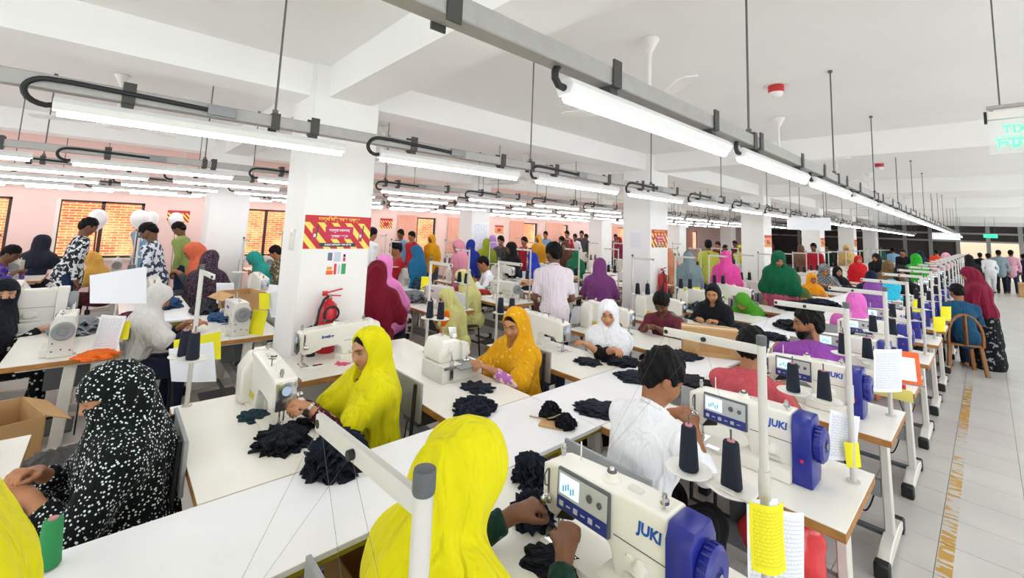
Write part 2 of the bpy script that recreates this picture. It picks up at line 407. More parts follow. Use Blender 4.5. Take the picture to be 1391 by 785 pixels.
# neighbouring brick house seen through the windows
def brick_mat():
    m, nt, b = _new('bright_brick'); tc = nt.nodes.new('ShaderNodeTexCoord')
    mp = nt.nodes.new('ShaderNodeMapping'); mp.inputs['Rotation'].default_value = (math.pi/2, 0, math.pi/2)
    nt.links.new(tc.outputs['Object'], mp.inputs['Vector'])
    sx = nt.nodes.new('ShaderNodeSeparateXYZ'); nt.links.new(tc.outputs['Object'], sx.inputs[0])
    cx = nt.nodes.new('ShaderNodeCombineXYZ'); nt.links.new(sx.outputs['Y'], cx.inputs[0]); nt.links.new(sx.outputs['Z'], cx.inputs[1])
    br = nt.nodes.new('ShaderNodeTexBrick'); br.inputs['Scale'].default_value = 1.0
    br.inputs['Brick Width'].default_value = 0.22; br.inputs['Row Height'].default_value = 0.062; br.inputs['Mortar Size'].default_value = 0.008
    br.inputs['Color1'].default_value = (*srgb('#c8492a'), 1); br.inputs['Color2'].default_value = (*srgb('#e0763c'), 1); br.inputs['Mortar'].default_value = (*srgb('#eeb98c'), 1)
    nt.links.new(cx.outputs[0], br.inputs['Vector'])
    n = nt.nodes.new('ShaderNodeTexNoise'); n.inputs['Scale'].default_value = 2.2; n.inputs['Detail'].default_value = 5; nt.links.new(tc.outputs['Object'], n.inputs['Vector'])
    rp = nt.nodes.new('ShaderNodeValToRGB'); rp.color_ramp.elements[0].position = 0.45; rp.color_ramp.elements[1].position = 0.7
    nt.links.new(n.outputs['Fac'], rp.inputs['Fac'])
    mx = nt.nodes.new('ShaderNodeMix'); mx.data_type = 'RGBA'; mx.inputs[7].default_value = (*srgb('#f7c98a'), 1)
    mm = nt.nodes.new('ShaderNodeMath'); mm.operation = 'MULTIPLY'; mm.inputs[1].default_value = 0.45; nt.links.new(rp.outputs['Color'], mm.inputs[0])
    nt.links.new(mm.outputs[0], mx.inputs[0]); nt.links.new(br.outputs['Color'], mx.inputs[6]); nt.links.new(mx.outputs[2], b.inputs['Base Color'])
    b.inputs['Roughness'].default_value = 0.9
    bp = nt.nodes.new('ShaderNodeBump'); bp.inputs['Strength'].default_value = 0.6; bp.inputs['Distance'].default_value = 0.01; bp.invert = True
    nt.links.new(br.outputs['Fac'], bp.inputs['Height']); nt.links.new(bp.outputs['Normal'], b.inputs['Normal'])
    return m
M_BRICK = brick_mat()
nb = MB(); nb.span((XW-2.2, YB-1, -0.1), (XW-2.0, YF-4, 3.4))
struct('wall_neighbour', nb, M_BRICK, smooth=False)
# far end: dark framed partition with door openings
M_FARW = mat('far_dark', '#4a4340', 0.7, var=0.2, vscale=0.6)
M_WARM = mat('far_warm_wall', '#d8c3a4', 0.8)
fw = MB(); fw.span((XW, YF, 0), (-1.2, YF+0.1, CEIL)); fw.span((-1.2, YF, 2.15), (XR, YF+0.1, CEIL)); fw.span((2.6, YF, 0), (XR, YF+0.1, 2.15))
struct('wall_far', fw, M_FARW, smooth=False)
fb = MB(); fb.span((-2.2, YF+2.5, 0), (XR, YF+2.6, 2.6)); struct('wall_beyond', fb, M_WARM, smooth=False)
fb = MB(); fb.span((-2.2, YF+0.1, -0.1), (XR, YF+2.6, 0.0)); struct('floor_beyond', fb, M_TILE, smooth=False)
for k, xx in enumerate((-9.5, -8, -6.5, -5, -3.6, -2.4, -1.2, 0.05, 1.3, 2.6)):
    t_ = MB(); t_.span((xx-0.09, YF-0.12, 0), (xx+0.09, YF-0.01, CEIL)); n_trim += 1
    struct('trim_%d' % n_trim, t_, M_STEEL, smooth=False)
for zz in (2.15, 2.62):
    t_ = MB(); t_.span((XW, YF-0.10, zz-0.05), (XR, YF-0.02, zz+0.05)); n_trim += 1
    struct('trim_%d' % n_trim, t_, M_STEEL, smooth=False)
# right and rear walls (behind the camera), unseen, with big openings added to let sky light in
def wall_open(name, axis, at_, lo, hi, openings, z0, z1):
    q = MB()
    def S(a, b_, za, zb):
        if axis == 'X': q.span((at_, a, za), (at_+0.2, b_, zb))
        else: q.span((a, at_-0.2, za), (b_, at_, zb))
    S(lo, hi, 0, z0); S(lo, hi, z1, CEIL); c = lo
    for a, b_ in openings+[(hi, hi)]: S(c, a, z0, z1); c = b_
    struct(name, q, M_WALLW, smooth=False)
wall_open('wall_right', 'X', XR, YB, YF, [(YB+1+4*k, YB+4.2+4*k) for k in range(10)], 0.9, 2.7)
wall_open('wall_back', 'Y', YB, XW, XR, [(-11.4+3.2*k, -8.8+3.2*k) for k in range(5)], 0.9, 2.7)

# ================================================================== light tracks
LEN = 1.17
lamp = Proto('tube_light')
hs = MB(); hs.prism([(-0.022, 0.0), (-0.036, 0.028), (-0.020, 0.050), (0.020, 0.050), (0.036, 0.028), (0.022, 0.0)], 'Y', 0, LEN)
lamp.part('housing', hs.mesh('lamp_housing', M_FIX, smooth=False))
tb = MB(); tb.cyl((0, 0.015, -0.004), (0, LEN-0.015, -0.004), 0.019, n=10); lamp.part('tube', tb.mesh('lamp_tube', M_TUBE))
for yy in (0.22, LEN-0.18):
    bk = MB(); bk.span((-0.022, yy-0.02, 0.05), (0.022, yy+0.02, 0.105)); bk.span((-0.038, yy-0.022, 0.075), (-0.031, yy+0.022, 0.16)); bk.span((0.031, yy-0.022, 0.075), (0.038, yy+0.022, 0.16)); bk.span((-0.038, yy-0.022, 0.07), (0.038, yy+0.022, 0.077))
    lamp.part('bracket', bk.mesh('lamp_bracket', M_DSTEEL, smooth=False))
cb = MB(); pts = [(0, 0.0, 0.02)]
for i in range(11):
    t = math.pi*(1.0*i/10); pts.append((0.043*(i/10), -0.02-0.062*math.sin(t), 0.015+0.049*(1-math.cos(t))))
pts += [(0.043, 0.05, 0.115), (0.043, 0.3, 0.108), (0.043, 0.5, 0.102)]
cb.tube(pts, 0.011, 8); lamp.part('cable', cb.mesh('lamp_cable', M_BLACK))
sc_ = MB(); sc_.tube([(0, 0.0, 0.02), (0, -0.025, 0.022), (0, -0.042, 0.04), (0, -0.042, 0.06), (0, -0.03, 0.08)], 0.011, 8); lamp.part('short_cable', sc_.mesh('lamp_short_cable', M_BLACK))
pl = MB(); pl.span((0.031, 0.5, 0.080), (0.055, 0.62, 0.128)); lamp.part('socket_box', pl.mesh('lamp_socket', M_GREYP, bevel=0.006))
TRACKS = [  # x, underside z, first rod y, last y, lamp starts, word
    (-0.82, 2.37, -1.38, 31.0, [0.94+1.345*k for k in range(22)], 'the aisle-side machine row'),
    (-2.50, 2.37, -1.33, 31.0, [-1.61+1.385*k for k in range(23)], 'the machine row before the columns'),
    (-5.15, 2.37, -1.30, 22.0, [-1.70+1.385*k for k in range(17)], 'the first row behind the columns'),
    (-6.55, 2.37, -0.60, 22.0, [-2.30+1.385*k for k in range(17)], 'the second row behind the columns'),
    (-8.30, 2.37, -1.00, 22.0, [-2.75+1.385*k for k in range(17)], 'the third row behind the columns'),
    (-10.3, 2.37, -0.70, 22.0, [-3.10+1.385*k for k in range(18)], 'the window row'),
    (-11.4, 2.37, -0.20, 20.0, [-2.60+1.385*k for k in range(16)], 'the pink wall'),
    (2.30, 2.37, -0.70, 30.0, [-2.5+2.0*k for k in range(16)], 'the open floor right of the aisle'),
]
rod_me = MB().cyl((0, 0, 0), (0, 0, CEIL-2.43), 0.0055, n=6).cyl((0, 0, 0.0), (0, 0, 0.035), 0.014, n=8).cyl((0, 0, CEIL-2.43-0.02), (0, 0, CEIL-2.43), 0.016, n=8).mesh('hanging_rod', M_ROD)
clip_me = MB().span((-0.036, -0.02, -0.075), (-0.030, 0.02, 0.012)).span((0.030, -0.02, -0.075), (0.036, 0.02, 0.012)).span((-0.036, -0.02, 0.004), (0.036, 0.02, 0.012)).mesh('rod_clip', M_DSTEEL, smooth=False)
for ti, (tx, tz, ry, ye, starts, word) in enumerate(TRACKS):
    y0 = starts[0]-2.0 if ti == 0 else starts[0]-0.7
    tr = thing('lighting_trunking', 'long grey steel lighting trunking hung on rods over %s' % word, 'light track', (tx, y0, tz))
    MB().span((-0.03, 0, 0), (0.03, ye-y0, 0.06)).build('rail', M_STEEL, tr, bevel=0.004, seg=1)
    yy = ry
    while yy < ye:
        if yy > y0:
            r_ = link('rod', rod_me, tr, (0, yy-y0, 0.06)); link('rod_clip', clip_me, r_, (0, 0, 0))
        yy += 1.9
    yj = starts[0]-0.2
    for k, ys in enumerate(starts):
        if ys+LEN > ye: break
        lamp.place('lit white tube light under the trunking over %s' % word, 'lamp', (tx, ys, tz-0.075), group='tube lights over %s' % word, skip=('cable', 'socket_box') if ti == 0 else ('short_cable',))
# ================================================================== fans, detectors, exit sign
M_FANW = mat('fan_white', '#eae8e2', 0.35)
def fan(x, y, ang, zh=2.80, word=''):
    f_ = thing('ceiling_fan', 'white three-blade ceiling fan on a down rod %s' % word, 'ceiling fan', (x, y, zh))
    MB().lathe([(0.012, CEIL-zh-0.12), (0.045, CEIL-zh-0.06), (0.07, CEIL-zh-0.012), (0.06, CEIL-zh)], n=18).build('canopy', M_FANW, f_)
    MB().cyl((0, 0, 0.05), (0, 0, CEIL-zh-0.1), 0.013, n=10).build('down_rod', M_FANW, f_)
    MB().lathe([(0.02, -0.05), (0.09, -0.045), (0.12, -0.015), (0.12, 0.015), (0.08, 0.05), (0.03, 0.09), (0.02, 0.12)], n=24).build('motor_housing', M_FANW, f_)
    for k in range(3):
        a = ang+k*2*math.pi/3; b_ = MB()
        R = Matrix.Rotation(a, 3, 'Z') @ Matrix.Rotation(0.16, 3, 'X')
        pts = [(0.10, -0.02), (0.2, -0.05), (0.62, -0.065), (0.66, -0.04), (0.66, 0.04), (0.62, 0.06), (0.2, 0.05), (0.10, 0.02)]
        vs = [R @ Vector((p[0], p[1], h)) for h in (-0.004, 0.004) for p in pts]; n = len(pts)
        b_.add(vs, [(i, (i+1) % n, n+(i+1) % n, n+i) for i in range(n)]+[tuple(range(n-1, -1, -1)), tuple(range(n, 2*n))])
        b_.build('blade', M_FANW, f_, smooth=False)
for k in range(-1, 10): fan(-1.6, -0.15+2.92*k, 0.5+0.9*k, word='over the infeed table, %s from the fire exit sign' % ('one' if k == 1 else 'away') if False else 'over the front sewing line')
for k in range(-1, 6): fan(-6.0, -0.08+2.92*k, 0.2+0.8*k, word='over the line behind the columns')
for k in range(0, 5): fan(-10.4, 0.9+2.92*k, 0.7*k, word='over the line by the pink wall')
for o in [o for o in COL.objects if o.name.startswith('ceiling_fan')]: o['group'] = o['label'].replace('white three-blade ceiling fan on a down rod', 'fans')
M_DETR = mat('detector_red', '#c4272b', 0.4)
for i, (x, y) in enumerate(((-1.26, 4.44), (-1.25, 10.14), (-6.8, 4.44))):
    d_ = thing('smoke_detector', 'white smoke detector on a red base fixed to the ceiling', 'detector', (x, y, CEIL), group='smoke detectors on the ceiling')
    MB().lathe([(0.11, -0.006), (0.11, 0.0)], n=18).build('mounting_plate', M_FANW, d_)
    MB().lathe([(0.062, -0.07), (0.066, -0.06), (0.066, -0.006)], n=18).build('base', M_DETR, d_)
    MB().lathe([(0.02, -0.125), (0.04, -0.115), (0.055, -0.09), (0.06, -0.07)], n=18).build('sensor', M_FANW, d_)
M_GREEN = glow('exit_green', '#2fe58c', 1.1)
M_ACR = mat('acrylic', '#eef6f2', 0.08, alpha=0.22)
ex = thing('exit_sign', 'hanging clear acrylic exit sign with green letters seen from behind', 'exit sign', (0.235, 3.5, 2.40))
MB().span((-0.20, -0.003, 0), (0.20, 0.003, 0.19)).build('plate', M_ACR, ex, smooth=False)
MB().span((-0.205, -0.02, 0.19), (0.205, 0.02, 0.235)).build('lamp_box', M_FANW, ex, bevel=0.004)
MB().span((-0.212, -0.024, 0.175), (-0.2, 0.024, 0.235)).build('end_cap', M_BLACK, ex, smooth=False)
MB().span((-0.20, -0.012, 0.25), (0.20, 0.012, 0.268)).span((-0.19, -0.006, 0.235), (-0.175, 0.006, 0.25)).span((0.175, -0.006, 0.235), (0.19, 0.006, 0.25)).build('hanger_bar', M_STEEL, ex, smooth=False)
for sx_ in (-0.15, 0.15): MB().cyl((sx_, 0, 0.268), (sx_, 0, CEIL-2.40), 0.004, n=6).build('hanger_rod', M_ROD, ex)
link('lettering', orient(textmesh('MAIN EXIT', 0.062, M_GREEN, 0.002, bold=0.0016, mirror=True), R_FRONT, (0.0, 0.0, 0.13)), ex)
link('lettering', orient(textmesh('\u09ac\u09b9\u09bf\u09b0\u09cd\u0997\u09ae\u09a8', 0.085, M_GREEN, 0.002, bold=0.001, mirror=True), R_FRONT, (-0.01, 0.0, 0.055)), ex)
MB().span((-0.16, -0.002, 0.092), (0.16, 0.004, 0.0945)).build('underline', M_GREEN, ex, smooth=False)
ex2 = thing('exit_sign', 'small lit green exit sign hung over the far doorway', 'exit sign', (0.12, 30.0, 2.30))
MB().span((-0.22, -0.02, 0), (0.22, 0.02, 0.16)).build('plate', M_GREEN, ex2, smooth=False)
MB().cyl((-0.15, 0, 0.16), (-0.15, 0, CEIL-2.30), 0.006, n=6).cyl((0.15, 0, 0.16), (0.15, 0, CEIL-2.30), 0.006, n=6).build('hanger_rod', M_ROD, ex2)
# ================================================================== prototypes of the furniture and machines
TT = 0.77                                    # table height
table = Proto('sewing_table')
table.part('tabletop', MB().box((0, 0, TT-0.003), (1.15, 0.65, 0.006)).mesh('tabletop', M_TOP, bevel=0.0015, seg=1))
table.part('plywood_edge', MB().box((0, 0, TT-0.024), (1.15, 0.65, 0.036)).mesh('plywood', M_EDGE, smooth=False))
for sx_ in (-1, 1):
    lg = MB(); x = sx_*0.49
    lg.bar((x, 0.05, TT-0.05), (x+sx_*0.015, 0.02, 0.09), 0.045, 0.075, up=(0, 1, 0)); lg.span((x-0.03, -0.24, TT-0.065), (x+0.03, 0.26, TT-0.042))
    li = table.part('leg', lg.mesh('table_leg', M_LEG, bevel=0.006, seg=1))
    ft = MB(); ft.prism([(-0.33, 0.035), (0.33, 0.035), (0.33, 0.075), (0.12, 0.115), (-0.12, 0.115), (-0.33, 0.075)], 'X', x+sx_*0.015-0.032, x+sx_*0.015+0.032)
    fi = table.part('foot_bar', ft.mesh('foot_bar', M_LEG, bevel=0.006, seg=1), li)
    for sy_ in (-1, 1):
        table.part('rubber_end', MB().span((x+sx_*0.015-0.036, sy_*0.27, 0.0), (x+sx_*0.015+0.036, sy_*0.345, 0.085)).mesh('rubber_end', M_BLACK, bevel=0.008, seg=1), li)
table.part('cross_beam', MB().span((-0.47, 0.0, 0.30), (0.47, 0.035, 0.40)).mesh('cross_beam', M_GREYP, smooth=False))
table.part('treadle', MB().span((-0.16, -0.22, 0.085), (0.16, 0.10, 0.105)).bar((-0.49, 0, 0.10), (0.49, 0, 0.10), 0.03, 0.03).mesh('treadle', M_GREYD, bevel=0.005, seg=1))
table.part('control_box', MB().span((0.05, -0.10, TT-0.30), (0.26, 0.16, TT-0.045)).mesh('control_box', M_GREYD, bevel=0.012))
cbp = []
for i in range(13): t = i/12; cbp.append((0.26+0.16*t, 0.12, 0.45-0.32*math.sin(math.pi*t*0.8)))
table.part('power_cable', MB().tube(cbp, 0.005, 6).mesh('power_cable', M_BLACK))

# --- lockstitch machine with operator panel and blue motor
def lockstitch(name, enamel, motor, panel=True, logo='JUKI', wheel_mat=None):
    p = Proto(name)
    p.part('bed', MB().span((-0.07, -0.088, 0.0), (0.44, 0.088, 0.012)).span((0.215, -0.115, 0.002), (0.455, 0.02, 0.062)).mesh('bed', enamel, bevel=0.004))
    arm = MB()
    outline = [(-0.078, 0.262), (-0.082, 0.20), (-0.078, 0.125), (-0.055, 0.098), (-0.005, 0.098), (0.02, 0.128), (0.20, 0.138), (0.235, 0.118), (0.25, 0.06), (0.25, 0.008), (0.455, 0.008), (0.455, 0.30), (0.30, 0.298), (0.10, 0.285), (-0.04, 0.275)]
    arm.prism(outline, 'Y', -0.058, 0.062)
    p.part('arm', arm.mesh('arm', enamel, bevel=0.014, seg=3))
    p.part('arm_seam', MB().span((0.252, -0.0592, 0.165), (0.456, -0.0578, 0.168)).mesh('arm_seam', M_GREYD, smooth=False))
    p.part('face_plate', MB().prism([(-0.05, 0.105), (0.05, 0.105), (0.052, 0.25), (-0.048, 0.255)], 'X', -0.092, -0.078).mesh('face_plate', M_CHROME if not panel else enamel, bevel=0.004))
    p.part('lamp_shield', MB().prism([(-0.01, 0.10), (0.075, 0.128), (0.08, 0.16), (0.03, 0.155)], 'Y', -0.064, -0.05).mesh('lamp_shield', M_BLACK if panel else enamel, bevel=0.003))
    p.part('needle_bar', MB().cyl((-0.04, -0.01, 0.035), (-0.04, -0.01, 0.125), 0.0048, n=10).cyl((-0.04, -0.01, 0.008), (-0.04, -0.01, 0.035), 0.0015, n=6).mesh('needle_bar', M_CHROME))
    pf = MB(); pf.cyl((-0.04, 0.012, 0.03), (-0.04, 0.012, 0.12), 0.0055, n=10); pf.span((-0.052, -0.03, 0.012), (-0.028, 0.012, 0.018)); pf.span((-0.046, 0.0, 0.016), (-0.034, 0.018, 0.036))
    p.part('presser_foot', pf.mesh('presser_foot', M_CHROME, bevel=0.001, seg=1))
    p.part('throat_plate', MB().span((-0.065, -0.07, 0.0122), (-0.01, 0.05, 0.0135)).span((0.02, -0.086, 0.0122), (0.09, -0.05, 0.0135)).mesh('throat_plate', M_CHROME, smooth=False))
    tn = MB(); tn.lathe([(0.006, -0.10), (0.016, -0.095), (0.018, -0.085), (0.012, -0.08), (0.018, -0.075), (0.018, -0.066), (0.006, -0.062)], (-0.045, 0, 0.155), 'Y', 16)
    p.part('tension_discs', tn.mesh('tension_discs', M_CHROME))
    tk = MB(); tk.tube([(-0.055, -0.062, 0.19), (-0.055, -0.078, 0.20), (-0.055, -0.082, 0.235), (-0.055, -0.066, 0.25)], 0.003, 6); tk.span((-0.058, -0.061, 0.17), (-0.05, -0.0575, 0.25))
    p.part('take_up_lever', tk.mesh('take_up_lever', M_GREYD))
    p.part('thread_post', MB().cyl((-0.052, 0.02, 0.27), (-0.052, 0.02, 0.312), 0.009, n=10).cyl((-0.052, 0.02, 0.285), (-0.052, 0.02, 0.30), 0.012, n=10).mesh('thread_post', M_CHROME))
    p.part('thread_pin', MB().cyl((0.03, 0.03, 0.278), (0.03, 0.03, 0.345), 0.003, n=8).mesh('thread_pin', M_TRAY))
    bw = MB(); bw.lathe([(0.036, 0.0), (0.036, 0.008), (0.022, 0.012), (0.022, 0.026), (0.008, 0.03), (0.008, 0.04)], (0.20, 0.0, 0.288), 'Z', 20)
    wi = p.part('bobbin_winder', bw.mesh('bobbin_winder', enamel))
    p.part('bobbin', MB().lathe([(0.018, 0.024), (0.018, 0.032), (0.006, 0.034), (0.006, 0.040)], (0.20, 0.0, 0.288), 'Z', 16).mesh('bobbin', M_GREYD), wi)
    p.part('top_latch', MB().span((0.275, -0.015, 0.297), (0.33, 0.012, 0.306)).mesh('top_latch', M_MACHO, bevel=0.002, seg=1))
    p.part('thread_guide', MB().cyl((0.42, -0.02, 0.298), (0.42, -0.02, 0.345), 0.004, n=8).lathe([(0.008, 0.0), (0.016, 0.004), (0.016, 0.014), (0.009, 0.02), (0.009, 0.03)], (0.42, -0.02, 0.312), 'Z', 14).mesh('thread_guide', M_CHROME))
    p.part('stitch_dial', MB().lathe([(0.006, -0.078), (0.02, -0.076), (0.024, -0.068), (0.03, -0.062), (0.03, -0.056)], (0.36, 0, 0.112), 'Y', 20).lathe([(0.012, -0.066), (0.014, -0.056)], (0.315, 0, 0.125), 'Y', 12).mesh('stitch_dial', enamel))
    p.part('reverse_lever', MB().span((0.30, -0.075, 0.07), (0.40, -0.058, 0.085)).mesh('reverse_lever', M_MACHO, bevel=0.004))
    if panel:
        fr = MB(); fr.prism([(-0.078, 0.150), (-0.060, 0.148), (-0.060, 0.284), (-0.072, 0.282)], 'X', 0.005, 0.243)
        pi_ = p.part('control_panel', fr.mesh('control_panel', M_GREYD, bevel=0.004))
        tl = math.atan2(0.006, 0.132)
        R = Matrix.Rotation(tl, 3, 'X')
        def flat(x0, x1, z0, z1, d, mm, nm):
            zz = (z0+z1)/2; yy = -0.078+0.006*(zz-0.150)/0.132
            p.part(nm, MB().box(((x0+x1)/2, yy-d, zz), (x1-x0, 0.002, z1-z0), R=Matrix.Rotation(-tl, 3, 'X')).mesh(nm, mm, smooth=False), pi_)
        flat(0.012, 0.236, 0.196, 0.276, 0.0006, M_PANELG, 'key_plate')
        flat(0.020, 0.112, 0.206, 0.268, 0.0018, M_SCREEN, 'screen')
        flat(0.010, 0.238, 0.155, 0.194, 0.0008, M_PANEL, 'button_strip')
        kb = MB()
        for q in range(6): kb.box((0.032+0.034*q, -0.0795, 0.174), (0.018, 0.003, 0.004 if q % 2 else 0.016))
        p.part('button_marks', kb.mesh('button_marks', M_PANELG, smooth=False), pi_)
        kk = MB(); kk.lathe([(0.005, -0.083), (0.010, -0.081), (0.010, -0.074)], (0.205, 0, 0.236), 'Y', 14); kk.lathe([(0.005, -0.081), (0.013, -0.079), (0.013, -0.074)], (0.160, 0, 0.238), 'Y', 14)
        p.part('keys', kk.mesh('keys', M_GREYD), pi_)
        cl = MB()
        for q in range(5): cl.box((0.04+0.012*q, -0.0795, 0.225+0.006*(q % 3)), (0.006, 0.0012, 0.02))
        p.part('screen_digits', cl.mesh('screen_digits', mat('lcd_ink', '#7fb6cc', 0.5), smooth=False), pi_)
    p.part('logo', orient(textmesh(logo, 0.046 if panel else 0.030, M_JUKI if panel else M_PANEL, 0.0008, bold=0.0016, shear=0.12), R_FRONT, (0.388 if panel else 0.12, -0.0592, 0.232 if panel else 0.215)))
    if panel:
        mo = MB(); mo.prism([(-0.085, 0.0), (0.062, 0.0), (0.075, 0.03), (0.075, 0.25), (0.045, 0.302), (-0.062, 0.302), (-0.085, 0.262)], 'X', 0.457, 0.545)
        mi = p.part('motor_cover', mo.mesh('motor_cover', motor, bevel=0.008))
        wh = MB(); wh.lathe([(0.072, 0.545), (0.076, 0.552), (0.076, 0.578), (0.066, 0.588), (0.03, 0.588), (0.026, 0.582)], (0, -0.005, 0.185), 'X', 28)
        for q in range(24):
            a = 2*math.pi*q/24; wh.box((0.565, -0.005+0.076*math.cos(a), 0.185+0.076*math.sin(a)), (0.026, 0.006, 0.006), R=Matrix.Rotation(a, 3, 'X'))
        p.part('hand_wheel', wh.mesh('hand_wheel', motor), mi)
        p.part('wheel_bolt', MB().cyl((0.58, -0.005, 0.185), (0.594, -0.005, 0.185), 0.014, n=14).mesh('wheel_bolt', M_CHROME), mi)
        p.part('power_switch', MB().span((0.495, -0.0865, 0.105), (0.509, -0.083, 0.120)).mesh('power_switch', M_RED, smooth=False), mi)
        p.part('side_bracket', MB().span((0.40, -0.09, 0.012), (0.456, -0.06, 0.055)).mesh('side_bracket', M_MACHO, bevel=0.006), mi)
    else:
        mo = MB(); mo.prism([(-0.075, 0.0), (0.07, 0.0), (0.07, 0.24), (0.04, 0.31), (-0.045, 0.31), (-0.075, 0.25)], 'X', 0.452, 0.50)
        mi = p.part('end_cover', mo.mesh('end_cover', enamel, bevel=0.010))
        wh = MB(); wh.lathe([(0.062, 0.50), (0.068, 0.508), (0.068, 0.53), (0.058, 0.538), (0.034, 0.536), (0.03, 0.528), (0.014, 0.528), (0.012, 0.54)], (0, 0.0, 0.20), 'X', 26)
        p.part('hand_wheel', wh.mesh('hand_wheel', wheel_mat or M_CHROME), mi)
        sc = MB()
        for (yy, zz) in ((-0.05, 0.05), (0.05, 0.05), (-0.05, 0.11), (0.0, 0.06)): sc.cyl((0.499, yy, zz), (0.503, yy, zz), 0.006, n=8)
        p.part('screw', sc.mesh('screw', M_GREYD), mi)
    return p
juki = lockstitch('sewing_machine', M_MACH, M_BLUE, True, 'JUKI')
plain = lockstitch('sewing_machine', M_MACHO, M_MACHO, False, 'TYPICAL', M_GREYP)
# --- white direct-drive machine with rounded motor cover at its end
white = lockstitch('sewing_machine', M_MACH, M_MACH, False, 'brother', M_MACH)
white.part('motor_hood', MB().prism([(-0.10, 0.0), (0.11, 0.0), (0.115, 0.20), (0.06, 0.285), (-0.05, 0.285), (-0.10, 0.21)], 'X', 0.40, 0.56).mesh('motor_hood', M_MACH, bevel=0.025, seg=3))
white.part('warning_label', MB().span((0.30, 0.0635, 0.05), (0.40, 0.0645, 0.085)).span((0.30, -0.0645, 0.05), (0.40, -0.0635, 0.085)).mesh('warning_label', mat('label_yellow', '#d9c63a', 0.5), smooth=False))
white.part('brand_plate', MB().lathe([(0.024, -0.097), (0.024, -0.093)], (0, 0.0, 0.205), 'X', 18).mesh('brand_plate', mat('plate_blue', '#b9d2ee', 0.4)))
white.part('thread_tree', MB().cyl((0.12, 0.03, 0.28), (0.12, 0.03, 0.33), 0.003, n=6).bar((0.095, 0.03, 0.33), (0.145, 0.03, 0.325), 0.004, 0.004).bar((0.12, 0.01, 0.325), (0.12, 0.05, 0.33), 0.004, 0.004).mesh('thread_tree', M_GREYD))
# --- overlock
over = Proto('overlock_machine')
over.part('base', MB().prism([(-0.16, 0.0), (0.17, 0.0), (0.17, 0.12), (0.02, 0.125), (-0.02, 0.10), (-0.16, 0.10)], 'X', -0.12, 0.16).mesh('base', M_MACHO, bevel=0.008))
over.part('front_cover', MB().span((-0.11, -0.205, 0.005), (0.14, -0.16, 0.095)).mesh('front_cover', M_MACH, bevel=0.01))
over.part('cloth_plate', MB().span((-0.19, -0.15, 0.095), (0.0, 0.06, 0.108)).mesh('cloth_plate', M_GREYP, bevel=0.003))
over.part('arm', MB().prism([(-0.03, 0.12), (0.15, 0.12), (0.16, 0.20), (0.13, 0.275), (0.02, 0.285), (-0.05, 0.25), (-0.055, 0.19)], 'X', -0.05, 0.17).mesh('arm', M_MACH, bevel=0.02, seg=3))
over.part('head', MB().prism([(-0.10, 0.17), (-0.03, 0.13), (-0.02, 0.26), (-0.08, 0.25)], 'X', -0.09, -0.02).mesh('head', M_MACHO, bevel=0.01))
tn = MB()
for q in range(4): tn.lathe([(0.004, -0.09), (0.014, -0.085), (0.014, -0.068), (0.006, -0.06)], (0.0+0.045*q, 0, 0.215-0.008*q), 'Y', 14)
over.part('tension_knobs', tn.mesh('tension_knobs', M_CHROME))
over.part('needle_bar', MB().cyl((-0.06, -0.085, 0.11), (-0.06, -0.08, 0.19), 0.005, n=8).span((-0.075, -0.11, 0.108), (-0.045, -0.06, 0.116)).mesh('needle_bar', M_CHROME))
hw = MB(); hw.lathe([(0.05, 0.17), (0.058, 0.18), (0.058, 0.205), (0.05, 0.212), (0.02, 0.212)], (0, 0.06, 0.19), 'X', 24)
over.part('hand_wheel', hw.mesh('hand_wheel', M_GREYP))
over.part('thread_plate', MB().bar((-0.03, 0.02, 0.285), (0.03, 0.0, 0.35), 0.06, 0.004).cyl((0.08, 0.05, 0.28), (0.08, 0.05, 0.34), 0.008, n=8).mesh('thread_plate', M_CHROME))
over.part('brand_plate', MB().span((0.06, -0.0545, 0.235), (0.12, -0.045, 0.255)).mesh('brand_plate', M_JUKI, smooth=False))
over.part('brand_oval', MB().lathe([(0.001, -0.056), (0.034, -0.054), (0.036, -0.048)], (0, 0.05, 0.21), 'X', 20).box((-0.0565, 0.05, 0.21), (0.001, 0.036, 0.012)).mesh('brand_oval', M_TRAY))
over.part('side_frame', MB().bar((-0.13, 0.10, 0.02), (-0.13, 0.10, 0.16), 0.012, 0.03).bar((-0.13, 0.10, 0.16), (-0.06, 0.06, 0.19), 0.012, 0.02).bar((-0.125, 0.0, 0.105), (-0.125, 0.16, 0.105), 0.01, 0.02).mesh('side_frame', M_CHROME))
over.part('blue_knob', MB().ball((-0.03, 0.02, 0.30), 0.02).mesh('knob', M_TRAY))

# --- thread stand and cones (origin: foot of the pole on the table top)
stand = Proto('thread_stand')
stand.part('pole', MB().cyl((0, 0, 0), (0, 0, 0.80), 0.0125, n=14).cyl((0, 0, 0.0), (0, 0, 0.008), 0.028, n=16).cyl((0, 0, 0.36), (0, 0, 0.44), 0.0165, n=14).mesh('pole', mat('stand_enamel', '#c9c6bf', 0.4)))
stand.part('pole_cap', MB().cyl((0, 0, 0.80), (0, 0, 0.83), 0.0145, n=14).mesh('pole_cap', M_GREYD, bevel=0.004))
ar = MB(); ar.bar((0.0, 0, 0.785), (-0.31, -0.02, 0.785), 0.012, 0.028)
ai = stand.part('thread_arm', ar.mesh('thread_arm', mat('stand_enamel', '#c9c6bf', 0.4), bevel=0.003))
for q in (-0.30, -0.17): stand.part('eyelet', MB().cyl((q, -0.026, 0.785), (q, -0.006, 0.785), 0.0075, n=12).mesh('eyelet', M_BLACK), ai)
